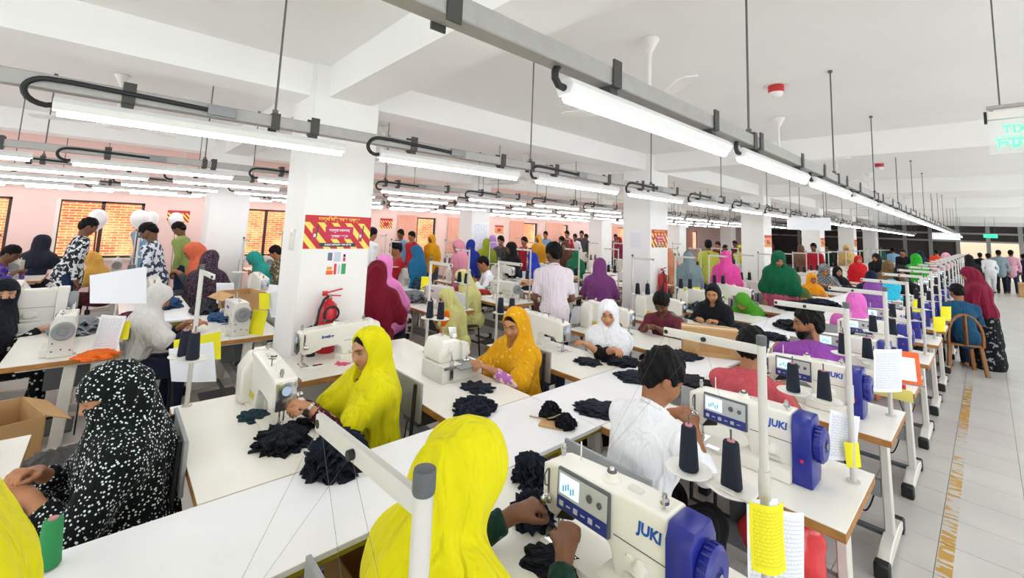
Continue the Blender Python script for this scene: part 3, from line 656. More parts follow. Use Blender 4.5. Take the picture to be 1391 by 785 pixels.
for q, (a, b_) in zip((-0.30, -0.17), ((-0.245, 0.03), (-0.115, 0.055))):
    stand.part('thread', MB().cyl((a, b_, 0.48), (q, -0.02, 0.785), 0.0003, n=4).cyl((q, -0.02, 0.785), (-0.48, -0.14, 0.33), 0.0003, n=4).mesh('thread_line', M_GREYD), ai)
TRAYS = ((-0.245, 0.03, 0.335), (-0.115, 0.055, 0.325))
stand.part('tray_arm', MB().bar((0.0, 0.0, 0.33), (-0.25, 0.03, 0.327), 0.018, 0.006).mesh('tray_arm', M_LEG))
for (a, b_, c) in TRAYS:
    ti = stand.part('cone_tray', MB().lathe([(0.008, 0.0), (0.07, 0.006), (0.076, 0.012), (0.074, 0.014), (0.01, 0.006)], (a, b_, c-0.012), 'Z', 26).mesh('cone_tray', M_TRAY))
    stand.part('spool_pin', MB().cyl((a, b_, c), (a, b_, c+0.175), 0.003, n=6).mesh('spool_pin', M_GREYD), ti)
cone = Proto('thread_cone')
cone.part('thread', MB().lathe([(0.030, 0.003), (0.0325, 0.008), (0.0245, 0.137), (0.022, 0.142), (0.009, 0.143)], n=22).mesh('cone_thread', M_THREAD))
cone.part('core', MB().lathe([(0.012, 0.142), (0.012, 0.148), (0.004, 0.148)], n=14).mesh('cone_core', mat('cone_core_pink', '#c98a92', 0.6)))
def put_stand(x, y, z, rz, word, cones=True, colour=None, only=None):
    stand.place('grey thread stand %s' % word[0], 'thread stand', (x, y, z), rz, word[2] if len(word) > 2 else None)
    if not cones: return
    c, s = math.cos(rz), math.sin(rz)
    for q, (a, b_, h) in enumerate(TRAYS):
        cone.place('%s thread cone on the %s tray %s' % (word[1], ('outer', 'inner')[q], word[0]), 'thread cone', (x+a*c-b_*s, y+a*s+b_*c, z+h-0.004), 0, word[2].replace('stands', 'cones') if len(word) > 2 else None, swap={'thread': colour} if colour else None)

# --- operator chair: tube frame, flat sheet backrest (origin on the floor under the seat centre, faces +Y)
chair = Proto('operator_chair')
chair.part('seat', MB().box((0, 0, 0.435), (0.36, 0.34, 0.03)).mesh('chair_seat', M_CHAIRF, bevel=0.01))
chair.part('backrest', MB().box((0, -0.215, 0.775), (0.46, 0.018, 0.24)).mesh('chair_back', M_CHAIRB, bevel=0.006))
for sx_ in (-1, 1):
    chair.part('leg', MB().cyl((sx_*0.16, 0.15, 0.42), (sx_*0.18, 0.18, 0.0), 0.012, n=10).mesh('leg', M_CHAIRF))
    chair.part('leg', MB().tube([(sx_*0.18, -0.20, 0.0), (sx_*0.175, -0.18, 0.42), (sx_*0.17, -0.200, 0.88)], 0.012, 10).mesh('leg', M_CHAIRF))
chair.part('stretcher', MB().bar((-0.17, 0.16, 0.18), (0.17, 0.16, 0.18), 0.018, 0.018).bar((-0.17, -0.19, 0.2), (0.17, -0.19, 0.2), 0.018, 0.018).mesh('stretcher', M_CHAIRF))

# ------------------------------------------------------------------ sheets of paper
def print_mat(name, paper, ink, sx=70.0, sy=45.0, amt=0.33):
    if name in MATS: return MATS[name]
    m, nt, b = _new(name); tc = nt.nodes.new('ShaderNodeTexCoord'); uv = tc.outputs['UV']
    br = nt.nodes.new('ShaderNodeTexBrick'); br.inputs['Scale'].default_value = 1.0; br.offset = 0.37
    br.inputs['Brick Width'].default_value = 0.13; br.inputs['Row Height'].default_value = 0.055; br.inputs['Mortar Size'].default_value = 0.006
    br.inputs['Color1'].default_value = (0, 0, 0, 1); br.inputs['Color2'].default_value = (0, 0, 0, 1); br.inputs['Mortar'].default_value = (1, 1, 1, 1)
    nt.links.new(uv, br.inputs['Vector'])
    n = nt.nodes.new('ShaderNodeTexNoise'); n.inputs['Scale'].default_value = 1.0; mp = nt.nodes.new('ShaderNodeMapping'); mp.inputs['Scale'].default_value = (sx, sy, 1)
    nt.links.new(uv, mp.inputs['Vector']); nt.links.new(mp.outputs[0], n.inputs['Vector'])
    gt = nt.nodes.new('ShaderNodeMath'); gt.operation = 'GREATER_THAN'; gt.inputs[1].default_value = 0.57; nt.links.new(n.outputs['Fac'], gt.inputs[0])
    mxx = nt.nodes.new('ShaderNodeMath'); mxx.operation = 'MAXIMUM'; nt.links.new(gt.outputs[0], mxx.inputs[0]); nt.links.new(br.outputs['Color'], mxx.inputs[1])
    sp = nt.nodes.new('ShaderNodeSeparateXYZ'); nt.links.new(uv, sp.inputs[0])
    def band(out):
        a = nt.nodes.new('ShaderNodeMath'); a.operation = 'GREATER_THAN'; a.inputs[1].default_value = 0.07; nt.links.new(out, a.inputs[0])
        c = nt.nodes.new('ShaderNodeMath'); c.operation = 'LESS_THAN'; c.inputs[1].default_value = 0.93; nt.links.new(out, c.inputs[0])
        d = nt.nodes.new('ShaderNodeMath'); d.operation = 'MULTIPLY'; nt.links.new(a.outputs[0], d.inputs[0]); nt.links.new(c.outputs[0], d.inputs[1]); return d.outputs[0]
    f1 = nt.nodes.new('ShaderNodeMath'); f1.operation = 'MULTIPLY'; nt.links.new(band(sp.outputs['X']), f1.inputs[0]); nt.links.new(band(sp.outputs['Y']), f1.inputs[1])
    f2 = nt.nodes.new('ShaderNodeMath'); f2.operation = 'MULTIPLY'; nt.links.new(f1.outputs[0], f2.inputs[0]); nt.links.new(mxx.outputs[0], f2.inputs[1])
    f3 = nt.nodes.new('ShaderNodeMath'); f3.operation = 'MULTIPLY'; f3.inputs[1].default_value = amt; nt.links.new(f2.outputs[0], f3.inputs[0])
    mx = nt.nodes.new('ShaderNodeMix'); mx.data_type = 'RGBA'; mx.inputs[6].default_value = (*srgb(paper), 1); mx.inputs[7].default_value = (*srgb(ink), 1)
    nt.links.new(f3.outputs[0], mx.inputs[0]); nt.links.new(mx.outputs[2], b.inputs['Base Color']); b.inputs['Roughness'].default_value = 0.75
    MATS[name] = m; return m
M_FORM = print_mat('printed_form', '#f0f2f6', '#5b6a8c')
M_FORMY = print_mat('printed_card_yellow', '#efe41e', '#6b6410', 50, 60, 0.28)
M_PHOTO = print_mat('printed_photos', '#e9edf2', '#7d8794', 14, 12, 0.6)
def sheet(name, label, cat, pts, mat_, bend=0.0, nx=6, ny=6, group=None, thick=0.0008, curl=0.0):
    """thin paper: pts = four corners (bottom-left, bottom-right, top-right, top-left); bend bows it along its normal"""
    P = [np.array(p, float) for p in pts]; n = np.cross(P[1]-P[0], P[3]-P[0]); n /= np.linalg.norm(n)
    base = P[0].copy(); vs = []; uvs = []
    for side in (0, 1):
        for j in range(ny+1):
            for i in range(nx+1):
                s, t = i/nx, j/ny
                p = (P[0]*(1-s)+P[1]*s)*(1-t)+(P[3]*(1-s)+P[2]*s)*t
                p = p+n*(bend*math.sin(math.pi*s)+curl*(1-t)**2+(thick if side else 0)) - base
                vs.append(tuple(p)); uvs.append((s, t))
    W = nx+1; K = W*(ny+1); fs = []
    for j in range(ny):
        for i in range(nx):
            a = j*W+i; fs.append((a, a+1, a+W+1, a+W)); fs.append((K+a+W, K+a+W+1, K+a+1, K+a))
    me = bpy.data.meshes.new(name); me.from_pydata(vs, [], fs); me.materials.append(mat_)
    ul = me.uv_layers.new(name='UVMap')
    for lp in me.loops: ul.data[lp.index].uv = uvs[lp.vertex_index]
    for pg in me.polygons: pg.use_smooth = True
    o = link(name, me, None, tuple(base)); tag(o, label, cat, group); return o
# ------------------------------------------------------------------ fabric bundles
def fabric_bundle(label, loc, r=0.14, h=0.12, layers=9, seed=1, mat_=None, stretch=1.0, rz=0.0, group=None, spike=0.25, name='fabric_bundle', cat='fabric'):
    """a heap of cut cloth pieces: ruffled, uneven layers one on another"""
    rg = random.Random(seed); b_ = MB(); n = 40
    for k in range(layers):
        t = k/max(1, layers-1); z = 0.005+h*t*0.85; rr = r*(1.0-0.35*t*t)*rg.uniform(0.85, 1.08)
        ph = rg.uniform(0, 6.28); ph2 = rg.uniform(0, 6.28); f1 = rg.choice((5, 6, 7, 9)); f2 = rg.choice((11, 13, 17))
        ox, oy = rg.uniform(-0.1, 0.1)*r, rg.uniform(-0.1, 0.1)*r
        rings = []
        for q, fr in enumerate((0.0, 0.35, 0.7, 1.0)):
            for i in range(n):
                a = 2*math.pi*i/n
                w_ = 1+spike*fr*(0.5*math.sin(f1*a+ph)+0.5*abs(math.sin(f2*a+ph2))-0.3)
                x = ox+rr*fr*w_*math.cos(a)*stretch; y = oy+rr*fr*w_*math.sin(a)
                zz = z+h*0.16*math.sin(f1*a+ph2+fr*2)*fr+h*0.10*(1-fr)-h*0.22*fr*fr*t
                rings.append((x, y, max(0.002, zz)))
        top = rings; bot = [(x, y, max(0.0, z_-0.010)) for x, y, z_ in rings]; K = len(top); fs = []
        for q in range(3):
            for i in range(n):
                a, c = q*n+i, q*n+(i+1) % n
                fs.append((a, c, c+n, a+n)); fs.append((K+a+n, K+c+n, K+c, K+a))
        for i in range(n): a, c = 3*n+i, 3*n+(i+1) % n; fs.append((a, c, K+c, K+a))
        b_.add(top+bot, fs)
    me = b_.mesh(name, mat_ or M_NAVY, smooth=True)
    return tag(link(name, me, None, loc, rz), label, cat, group)
# ================================================================== rows of work stations
NEAR = {-1: 'at the near head of the aisle row', 0: 'of the woman in yellow seen from behind', 1: 'of the man in the white shirt', 2: 'of the man in the salmon shirt', 3: 'of the bearded man in purple',
        4: 'behind the bearded man in purple', 5: 'of the woman in a bright pink scarf', 6: 'of the woman in a violet scarf', 7: 'of the woman in a turquoise scarf'}
DET = ('thread_guide', 'thread_pin', 'top_latch', 'take_up_lever', 'tension_discs', 'throat_plate', 'presser_foot', 'bobbin', 'power_switch', 'wheel_bolt', 'side_bracket', 'button_marks', 'screen_digits', 'keys', 'arm_seam', 'reverse_lever')
FART = ('power_cable', 'treadle', 'control_box')
AX, UX, VX, WX, PXR = -1.005, -2.725, -5.335, -7.08, -10.75
TY = lambda k: 1.355+1.19*k
UY = lambda k: 0.68+1.2*k
VY = lambda k: 1.02+1.2*k
for k in range(-1, 23):
    far = k > 8
    w_ = NEAR.get(k, 'far down the aisle row'); g = None if k in NEAR else 'tables far down the aisle row'
    table.place('white sewing table with plywood edge %s' % w_, 'table', (AX, TY(k), 0), 0, g, skip=FART if far else ())
    juki.place('white blue-motor sewing machine %s' % w_, 'sewing machine', (AX-0.085, TY(k)-0.015, TT), 0, None if k in NEAR else 'machines far down the aisle row', skip=DET if far else (), s=(0.92, 1, 1))
    if k < 20: put_stand(AX+0.52, TY(k)+0.15, TT, 0, (w_, 'navy') if k in NEAR else (w_, 'navy', 'thread stands far down the aisle row'))
UNEAR = {-1: 'of the dotted-veil woman', 0: 'of the woman with the wristwatch', 1: 'of the woman in the mustard scarf', 2: 'of the woman in the white scarf over black', 3: 'of the man in the maroon polo', 4: 'of the woman in the black scarf', 5: 'of the woman in the leaf-green scarf'}
for k in range(-1, 22):
    far = k > 8
    w_ = UNEAR.get(k, 'far down the row before the columns'); gp = None if k in UNEAR else '%s far down the row before the columns'
    table.place('white sewing table with plywood edge %s' % w_, 'table', (UX, UY(k), 0), math.pi, gp and gp % 'tables', skip=FART if far else ())
    if k == 1:
        over.place('white overlock machine %s' % w_, 'sewing machine', (UX-0.06, UY(k)+0.12, TT), math.pi)
    else:
        white.place('all-white sewing machine %s' % w_, 'sewing machine', (UX-0.02 if k else UX+0.04, UY(k)+(0.10 if k < 3 else 0.0), TT), math.pi, gp and gp % 'machines', skip=DET if far else ())
    if k in (-1, 0, 2) or k > 3:
        put_stand(UX-0.54, UY(k)-0.24 if k != 0 else 0.43, TT, math.pi, (w_, 'navy') if k in UNEAR else (w_, 'navy', 'thread stands far down the row before the columns'), cones=k < 12)
# continuous infeed tables between the facing rows
M_YFRAME = mat('yellow_frame', '#b9ac2a', 0.5)
def infeed(x0, x1, ya, yb, label, step=2.4):
    t_ = thing('infeed_table', label, 'table', ((x0+x1)/2, ya, 0)); y = ya; W = x1-x0
    while y < yb-0.01:
        L = min(step, yb-y)
        MB().box((0, y-ya+L/2, TT-0.012), (W, L-0.003, 0.022)).build('top_board', M_INFEED, t_, bevel=0.002, seg=1); y += L
    MB().span((-W/2+0.03, 0, TT-0.06), (-W/2+0.07, yb-ya, TT-0.023)).span((W/2-0.07, 0, TT-0.06), (W/2-0.03, yb-ya, TT-0.023)).build('side_rail', M_YFRAME, t_, smooth=False)
    y = ya+0.25
    while y < yb:
        for sx_ in (-1, 1): MB().span((sx_*(W/2-0.05)-0.02, y-ya-0.02, 0), (sx_*(W/2-0.05)+0.02, y-ya+0.02, TT-0.06)).build('leg', M_YFRAME, t_, smooth=False)
        MB().span((-W/2+0.05, y-ya-0.015, 0.25), (W/2-0.05, y-ya+0.015, 0.28)).build('cross_rail', M_YFRAME, t_, smooth=False)
        y += 1.2
infeed(-2.143, -1.588, -2.6, 27.0, 'long white infeed table running between the two front machine rows')
infeed(-6.49, -5.92, -3.0, 16.0, 'long white infeed table between the machine rows behind the columns')
VN = {-1: 'of the all-black-veiled woman', 0: 'of the ivory-scarf woman'}
for k in range(-3, 13):
    w_ = VN.get(k, 'in the first row behind the columns'); gp = None if k in VN else '%s in the first row behind the columns'
    table.place('white sewing table with thick plywood edge %s' % w_, 'table', (VX, VY(k), 0), 0, gp and gp % 'tables', skip=FART if k > 4 else ())
    plain.place('off-white sewing machine with hand wheel %s' % w_, 'sewing machine', (VX-0.02, VY(k)-0.02, TT), 0, gp and gp % 'machines', skip=DET if k > 3 else ())
    if k > 1: put_stand(VX+0.50, VY(k)+0.24, TT, 0, (w_, 'navy', 'thread stands in the first row behind the columns'), cones=True)
for k in range(-3, 13):
    w_ = 'in the second row behind the columns'
    table.place('white sewing table with plywood edge %s' % w_, 'table', (WX, VY(k)-0.55, 0), math.pi, 'tables in the second row behind the columns', skip=FART)
    (white if k % 3 else plain).place('%s sewing machine on a plywood-edged table, %s' % ('all-white' if k % 3 else 'off-white', w_), 'sewing machine', (WX+0.05, VY(k)-0.55, TT), math.pi, 'machines in the second row behind the columns', skip=DET)
    put_stand(WX-0.46, VY(k)-0.75, TT, math.pi, (w_, 'grey', 'thread stands in the second row behind the columns'), cones=k % 2 == 0, colour=M_GREYD)
for k in range(-2, 12):
    w_ = 'in the row by the pink wall'
    table.place('white sewing table with plywood edge %s' % w_, 'table', (PXR, VY(k)+0.3, 0), 0, 'tables in the row by the pink wall', skip=FART)
    plain.place('off-white sewing machine on a table, %s' % w_, 'sewing machine', (PXR-0.05, VY(k)+0.3, TT), 0, 'machines in the row by the pink wall', skip=DET)
    if k % 2: put_stand(PXR+0.46, VY(k)+0.5, TT, 0, (w_, 'grey', 'thread stands in the row by the pink wall'), cones=False)
# side table beside the first column
table.place('white sewing table set crosswise beside the column with the fire sign', 'table', (-3.62, 1.66, 0), math.pi/2)
white.place('white sewing machine on the crosswise table beside the fire sign column', 'sewing machine', (-3.62, 1.22, TT), math.pi/2)
put_stand(-3.42, 2.16, TT, math.pi, ('on the crosswise table', 'navy'))
plain.place('long off-white flatbed machine with lettering on the infeed table behind the columns', 'sewing machine', (-6.12, -1.12, TT), math.pi/2, s=(1.75, 1.2, 1.25))
# chairs
for k in range(-1, 10):
    w_ = NEAR.get(k, 'far down the aisle row')
    chair.place('grey-backed operator chair %s' % w_, 'chair', (AX-0.20, TY(k)-0.605, 0), 0, None if k in NEAR else 'chairs far down the aisle row')
    w_ = UNEAR.get(k, 'far down the row before the columns')
    if k > -2: chair.place('grey-backed operator chair %s' % w_, 'chair', (UX+0.04, UY(k)+0.645, 0), math.pi, None if k in UNEAR else 'chairs far down the row before the columns')
    if k < 8:
        w_ = VN.get(k, 'in the first row behind the columns')
        chair.place('grey-backed operator chair %s' % w_, 'chair', (VX, VY(k)-0.62, 0), 0, None if k in VN else 'chairs in the first row behind the columns')
# ================================================================== people: smooth implicit bodies turned into one continuous mesh
F32 = np.float32
def _v(*a): return np.array(a, dtype=F32)
def sd_cone(P, a, b, ra, rb):
    ab = b-a; L = float(ab@ab)+1e-9; q = P-a; t = np.clip((q@ab)/L, 0, 1)
    return np.sqrt(((q-t[:, None]*ab)**2).sum(1)) - (ra+(rb-ra)*t)
def sd_flat(P, a, b, ra, rb):            # cone with a flat far end (a cuff)
    ab = b-a; L = math.sqrt(float(ab@ab))+1e-9; u = ab/L; q = P-a; x = q@u; t = np.clip(x/L, 0, 1.25)
    d = np.sqrt(((q-(t*L)[:, None]*u)**2).sum(1)) - (ra+(rb-ra)*t)
    return smax(d, x-L, 0.008)
def sd_ell(P, c, r, R):
    q = P-c
    if R is not None: q = q@R
    k0 = np.sqrt(((q/r)**2).sum(1)); k1 = np.sqrt(((q/(r*r))**2).sum(1))+1e-9
    return k0*(k0-1)/k1
def smin(a, b, k):
    if k <= 0: return np.minimum(a, b)
    h = np.maximum(k-np.abs(a-b), 0)/k
    return np.minimum(a, b)-h*h*k*0.25
def smax(a, b, k): return -smin(-a, -b, k)
class Shape:
    """a list of soft primitives; cuts and folds applied afterwards"""
    def __init__(self): self.p = []; self.cuts = []; self.disp = None; self.off = 0.0
    def cone(self, a, b, ra, rb, k=0.03): self.p.append(('c', np.asarray(a, F32), np.asarray(b, F32), ra, rb, k)); return self
    def flat(self, a, b, ra, rb, k=0.03): self.p.append(('f', np.asarray(a, F32), np.asarray(b, F32), ra, rb, k)); return self
    def ell(self, c, r, R=None, k=0.03): self.p.append(('e', np.asarray(c, F32), np.asarray(r, F32), None if R is None else np.asarray(R, F32), 0, k)); return self
    def cut(self, fn, k=0.01): self.cuts.append((fn, k)); return self
    def extend(self, o): self.p += o.p; return self
    def d(self, P):
        d = None
        for t in self.p:
            x = sd_ell(P, t[1], t[2], t[3]) if t[0] == 'e' else (sd_cone if t[0] == 'c' else sd_flat)(P, t[1], t[2], t[3], t[4])
            d = x if d is None else smin(d, x, t[5])
        d = d-self.off
        if self.disp is not None: d = d-self.disp(P)
        for fn, k in self.cuts: d = smax(d, fn(P), k)
        return d
    def box(self):
        lo, hi = np.full(3, 9e9), np.full(3, -9e9)
        for t in self.p:
            if t[0] != 'e': a = np.minimum(t[1]-t[3], t[2]-t[4]); b = np.maximum(t[1]+t[3], t[2]+t[4])
            else: m = float(t[2].max()); a, b = t[1]-m, t[1]+m
            lo = np.minimum(lo, a); hi = np.maximum(hi, b)
        return lo-self.off-0.03, hi+self.off+0.03
_E = [(0, 1), (2, 3), (4, 5), (6, 7), (0, 2), (1, 3), (4, 6), (5, 7), (0, 4), (1, 5), (2, 6), (3, 7)]
_C = np.array([(i & 1, (i >> 1) & 1, (i >> 2) & 1) for i in range(8)])
def polygonise(shape, h, lo=None, hi=None):
    a, b = shape.box(); lo = a if lo is None else np.maximum(a, lo); hi = b if hi is None else np.minimum(b, hi)
    B = 6; nb = np.maximum(np.ceil((hi-lo)/(h*B)).astype(int), 1)
    g = np.stack(np.meshgrid(*[np.arange(n) for n in nb], indexing='ij'), -1).reshape(-1, 3)
    cd = shape.d((lo+(g+0.5)*h*B).astype(F32))
    D = np.repeat(np.repeat(np.repeat(np.where(cd < 0, -1.0, 1.0).reshape(nb).astype(F32), B, 0), B, 1), B, 2)
    act = g[np.abs(cd) < h*B*0.95+0.012]
    if len(act):
        o = np.stack(np.meshgrid(*[np.arange(B)]*3, indexing='ij'), -1).reshape(-1, 3)
        ii = (act[:, None, :]*B+o[None]).reshape(-1, 3)
        D[ii[:, 0], ii[:, 1], ii[:, 2]] = shape.d((lo+(ii+0.5)*h).astype(F32))
    D = np.pad(D, 1, constant_values=1.0); lo = lo-h
    S = D < 0; nx, ny, nz = np.array(S.shape)-1
    cnt = sum(S[c[0]:nx+c[0], c[1]:ny+c[1], c[2]:nz+c[2]].astype(np.int8) for c in _C)
    idx = np.argwhere((cnt > 0) & (cnt < 8))
    if not len(idx): return np.zeros((0, 3)), np.zeros((0, 4), int)
    vid = np.full((nx, ny, nz), -1, int); vid[idx[:, 0], idx[:, 1], idx[:, 2]] = np.arange(len(idx))
    vals = np.stack([D[idx[:, 0]+c[0], idx[:, 1]+c[1], idx[:, 2]+c[2]] for c in _C], 1)
    acc = np.zeros((len(idx), 3)); num = np.zeros(len(idx))
    for i, j in _E:
        va, vb = vals[:, i], vals[:, j]; m = (va < 0) != (vb < 0)
        t = np.where(m, va/(va-vb+1e-12), 0)
        acc += m[:, None]*(_C[i]+t[:, None]*(_C[j]-_C[i])); num += m
    V = lo+(idx+acc/num[:, None]+0.5)*h
    Q = []
    for ax in range(3):
        u, w_ = (ax+1) % 3, (ax+2) % 3
        sl0 = [slice(1, -1)]*3; sl1 = [slice(1, -1)]*3; sl0[ax] = slice(0, -1); sl1[ax] = slice(1, None)
        A, Bn = S[tuple(sl0)], S[tuple(sl1)]; e = np.argwhere(A != Bn); fl = A[e[:, 0], e[:, 1], e[:, 2]]
        off = np.ones(3, int); off[ax] = 0; e = e+off
        def cell(du, dw):
            q = e.copy(); q[:, u] -= du; q[:, w_] -= dw; return vid[q[:, 0], q[:, 1], q[:, 2]]
        q = np.stack([cell(1, 1), cell(0, 1), cell(0, 0), cell(1, 0)], 1); q[~fl] = q[~fl][:, ::-1]
        Q.append(q[(q >= 0).all(1)])
    return V, np.concatenate(Q)
def raw_mesh(name, chunks, mats, colors=None):
    V = np.concatenate([c[0] for c in chunks]); o = 0; Q = []
    for c in chunks: Q.append(c[1]+o); o += len(c[0])
    Q = np.concatenate(Q); me = bpy.data.meshes.new(name)
    me.vertices.add(len(V)); me.loops.add(Q.size); me.polygons.add(len(Q))
    me.vertices.foreach_set('co', V.astype(F32).ravel()); me.loops.foreach_set('vertex_index', Q.astype(np.int32).ravel())
    me.polygons.foreach_set('loop_start', np.arange(0, Q.size, 4, dtype=np.int32))
    me.polygons.foreach_set('use_smooth', np.ones(len(Q), bool))
    me.update(calc_edges=True)
    if colors is not None:
        at = me.color_attributes.new('Col', 'FLOAT_COLOR', 'POINT')
        at.data.foreach_set('color', np.concatenate([colors, np.ones((len(V), 1))], 1).astype(F32).ravel())
    for m in mats: me.materials.append(m)
    return me
def rot(yaw, pitch, roll=0.0):       # columns: right, forward, up; pitch > 0 looks down, yaw > 0 turns to the left
    cy, sy = math.cos(yaw), math.sin(yaw); cp, sp = math.cos(pitch), math.sin(pitch); cr, sr = math.cos(roll), math.sin(roll)
    Rz = np.array([[cy, -sy, 0], [sy, cy, 0], [0, 0, 1]]); Rx = np.array([[1, 0, 0], [0, cp, sp], [0, -sp, cp]]); Ry = np.array([[cr, 0, sr], [0, 1, 0], [-sr, 0, cr]])
    return Rz@Rx@Ry
def unit(v): return v/(np.linalg.norm(v)+1e-9)
def ik(S, T, l1, l2, hint):
    d = T-S; L = min(np.linalg.norm(d), l1+l2-0.005); u = unit(d); T = S+u*L
    a = (l1*l1-l2*l2+L*L)/(2*L); hh = math.sqrt(max(l1*l1-a*a, 1e-6)); n = unit(hint-u*(hint@u))
    return S+u*a+n*hh, T
M_SKIN = vcol('skin', 0.5, 0.08, 260.0)
M_EYE = vcol('eye', 0.15)
def sstep(x, a, b): t = np.clip((x-a)/(b-a), 0, 1); return t*t*(3-2*t)

def make_person(sp):
    """returns a dict of part name -> (mesh, materials) in the person's own frame (faces +Y, feet on z = 0)"""
    g = sp.get; sit = g('pose', 'sit') == 'sit'; fem = g('fem', True); lod = g('lod', 0); seed = g('seed', 1)
    H = {0: (0.013, 0.0052, 0.0055), 1: (0.019, 0.0095, 0.008), 2: (0.028, 0.017, 0.02)}[lod]
    lean, bulk = g('lean', 0.18), g('bulk', 1.0)
    hipz = 0.475 if sit else 0.86
    hip = np.array([0, 0, hipz]); sdir = np.array([math.sin(g('side', 0.0)), math.sin(lean), math.cos(lean)]); sdir = unit(sdir)
    pel = hip+np.array([0, 0, 0.03]); waist = hip+sdir*0.18; chest = hip+sdir*0.345; nb = hip+sdir*0.50
    hp, hy, hr = g('head_pitch', 0.35), g('head_yaw', 0.0), g('head_roll', 0.0)
    nd = unit(np.array([0, math.sin(lean*0.9+hp*0.25), math.cos(lean*0.9+hp*0.25)])); hc = nb+nd*0.160
    HR = rot(hy, hp, hr); hl = lambda x, y, z: hc+HR@np.array([x, y, z])
    sw = (0.138 if fem else 0.163)*g('shw', 1.0); fwd = np.array([0, math.cos(lean), -math.sin(lean)])
    TR = np.stack([np.array([1, 0, 0]), fwd, sdir], 1)
    sh = [nb-sdir*0.072+np.array([s*sw, 0.0, 0.0])+fwd*g('hunch', 0.01) for s in (-1, 1)]
    dl = np.array([-0.11, 0.36, 0.80]) if sit else np.array([-0.22, 0.06, 0.80]); dr = dl*np.array([-1, 1, 1])
    tg = [np.array(g('lhand', dl), float), np.array(g('rhand', dr), float)]
    el, wr = [None]*2, [None]*2
    for i, s in enumerate((-1, 1)):
        hint = np.array([s*0.8, -0.25, -1.0]) if sit else np.array([s*0.5, -1.0, -0.3])
        el[i], wr[i] = ik(sh[i], tg[i], 0.27, 0.235, hint)
    # legs
    kn, an, hj = [None]*2, [None]*2, [hip+np.array([s*0.085, 0, 0]) for s in (-1, 1)]
    for i, s in enumerate((-1, 1)):
        if sit: kn[i] = hip+np.array([s*0.11, 0.40, 0.0]); an[i] = np.array([s*0.11, 0.36+0.04*s, 0.07])
        else:
            st = g('step', 0.06)*s; an[i] = np.array([s*0.10, st, 0.07]); kn[i] = (hj[i]+an[i])/2+np.array([s*0.01, 0.03, 0.0])
    # --- bare body
    def torso(sh_, o=0.0, k=0.06):
        sh_.ell(pel, (0.158*bulk+o, 0.115*bulk+o, 0.115+o), TR, k); sh_.ell(waist, (0.132*bulk+o, 0.098*bulk+o, 0.15+o), TR, k)
        sh_.ell(chest, ((0.148 if fem else 0.160)*bulk+o, 0.105*bulk+o, 0.165+o), TR, k)
        if fem:
            for s in (-1, 1): sh_.ell(chest+fwd*0.075+np.array([s*0.06, 0, 0])-sdir*0.01, (0.06+o, 0.055+o, 0.06+o), None, 0.05)
        sh_.cone(sh[0], sh[1], 0.050+o, 0.050+o, 0.05); sh_.cone(nb-sdir*0.02, sh[0]+sdir*0.02, 0.055+o, 0.035+o, 0.05); sh_.cone(nb-sdir*0.02, sh[1]+sdir*0.02, 0.055+o, 0.035+o, 0.05)
    def arms(sh_, o=0.0, frac=2.0, k=0.03, flare=0.0):
        for i in (0, 1):
            u = min(frac, 1.0); e = sh[i]+(el[i]-sh[i])*u
            (sh_.flat if frac <= 1 else sh_.cone)(sh[i], e, 0.046*bulk+o, 0.046*bulk+o-0.009*u+flare*(frac <= 1), k)
            if frac > 1:
                f = min(frac-1, 1.0); e2 = el[i]+(wr[i]-el[i])*f; (sh_.flat if frac < 2 else sh_.cone)(el[i], e2, 0.037*bulk+o, (0.037+(0.026-0.037)*f)+o+flare, 0.02)
    def legs(sh_, o=0.0, k=0.04):
        for i in (0, 1): sh_.cone(hj[i], kn[i], 0.085*bulk+o, 0.058+o, k); sh_.cone(kn[i], an[i], 0.056+o, 0.036+o, 0.03)
    skin = np.array(srgb(g('skin', '#a87350')))
    bd = Shape(); torso(bd, -0.012); arms(bd, -0.004); legs(bd, -0.010)
    for i in (0, 1): bd.cone(an[i]-np.array([0, 0.03, 0.03]), an[i]+np.array([0, 0.13, -0.045]), 0.036, 0.024, 0.03)
    bd.cone(nb-sdir*0.04, hl(0, -0.018, -0.05), 0.052, 0.047, 0.03)
    if lod == 2:
        bd.ell(hl(0, -0.005, 0.012), (0.070, 0.088, 0.098), HR, 0.03); bd.ell(hl(0, 0.03, -0.04), (0.055, 0.058, 0.068), HR, 0.03); bd.cone(hl(0, 0.085, 0.01), hl(0, 0.10, -0.02), 0.010, 0.013, 0.01)
        for i in (0, 1): bd.ell(wr[i]+unit(wr[i]-el[i])*0.06, (0.04, 0.05, 0.035), None, 0.02)
    chunks = [polygonise(bd, H[0] if lod else 0.014)]; cols = [np.tile(skin, (len(chunks[0][0]), 1))]
    if lod < 2:
        hd = Shape()
        hd.ell(hl(0, -0.012, 0.03), (0.072, 0.090, 0.083), HR, 0.03); hd.ell(hl(0, 0.020, -0.022), (0.0585, 0.066, 0.085), HR, 0.04)
        hd.ell(hl(0, 0.052, -0.083), (0.026, 0.026, 0.021), HR, 0.035)
        for s in (-1, 1):
            hd.ell(hl(s*0.036, 0.056, -0.024), (0.025, 0.026, 0.026), HR, 0.03); hd.ell(hl(s*0.073, -0.006, -0.004), (0.009, 0.019, 0.031), HR, 0.006)
            hd.cone(hl(s*0.008, 0.080, 0.031), hl(s*0.042, 0.066, 0.031), 0.009, 0.007, 0.018)
        hd.cone(hl(0, -0.018, -0.05), nb-sdir*0.02, 0.048, 0.052, 0.03)
        hd.cone(hl(0, 0.078, 0.020), hl(0, 0.099, -0.020), 0.007, 0.0115, 0.014)
        for s in (-1, 1): hd.ell(hl(s*0.0105, 0.092, -0.025), (0.0085, 0.010, 0.008), HR, 0.006)
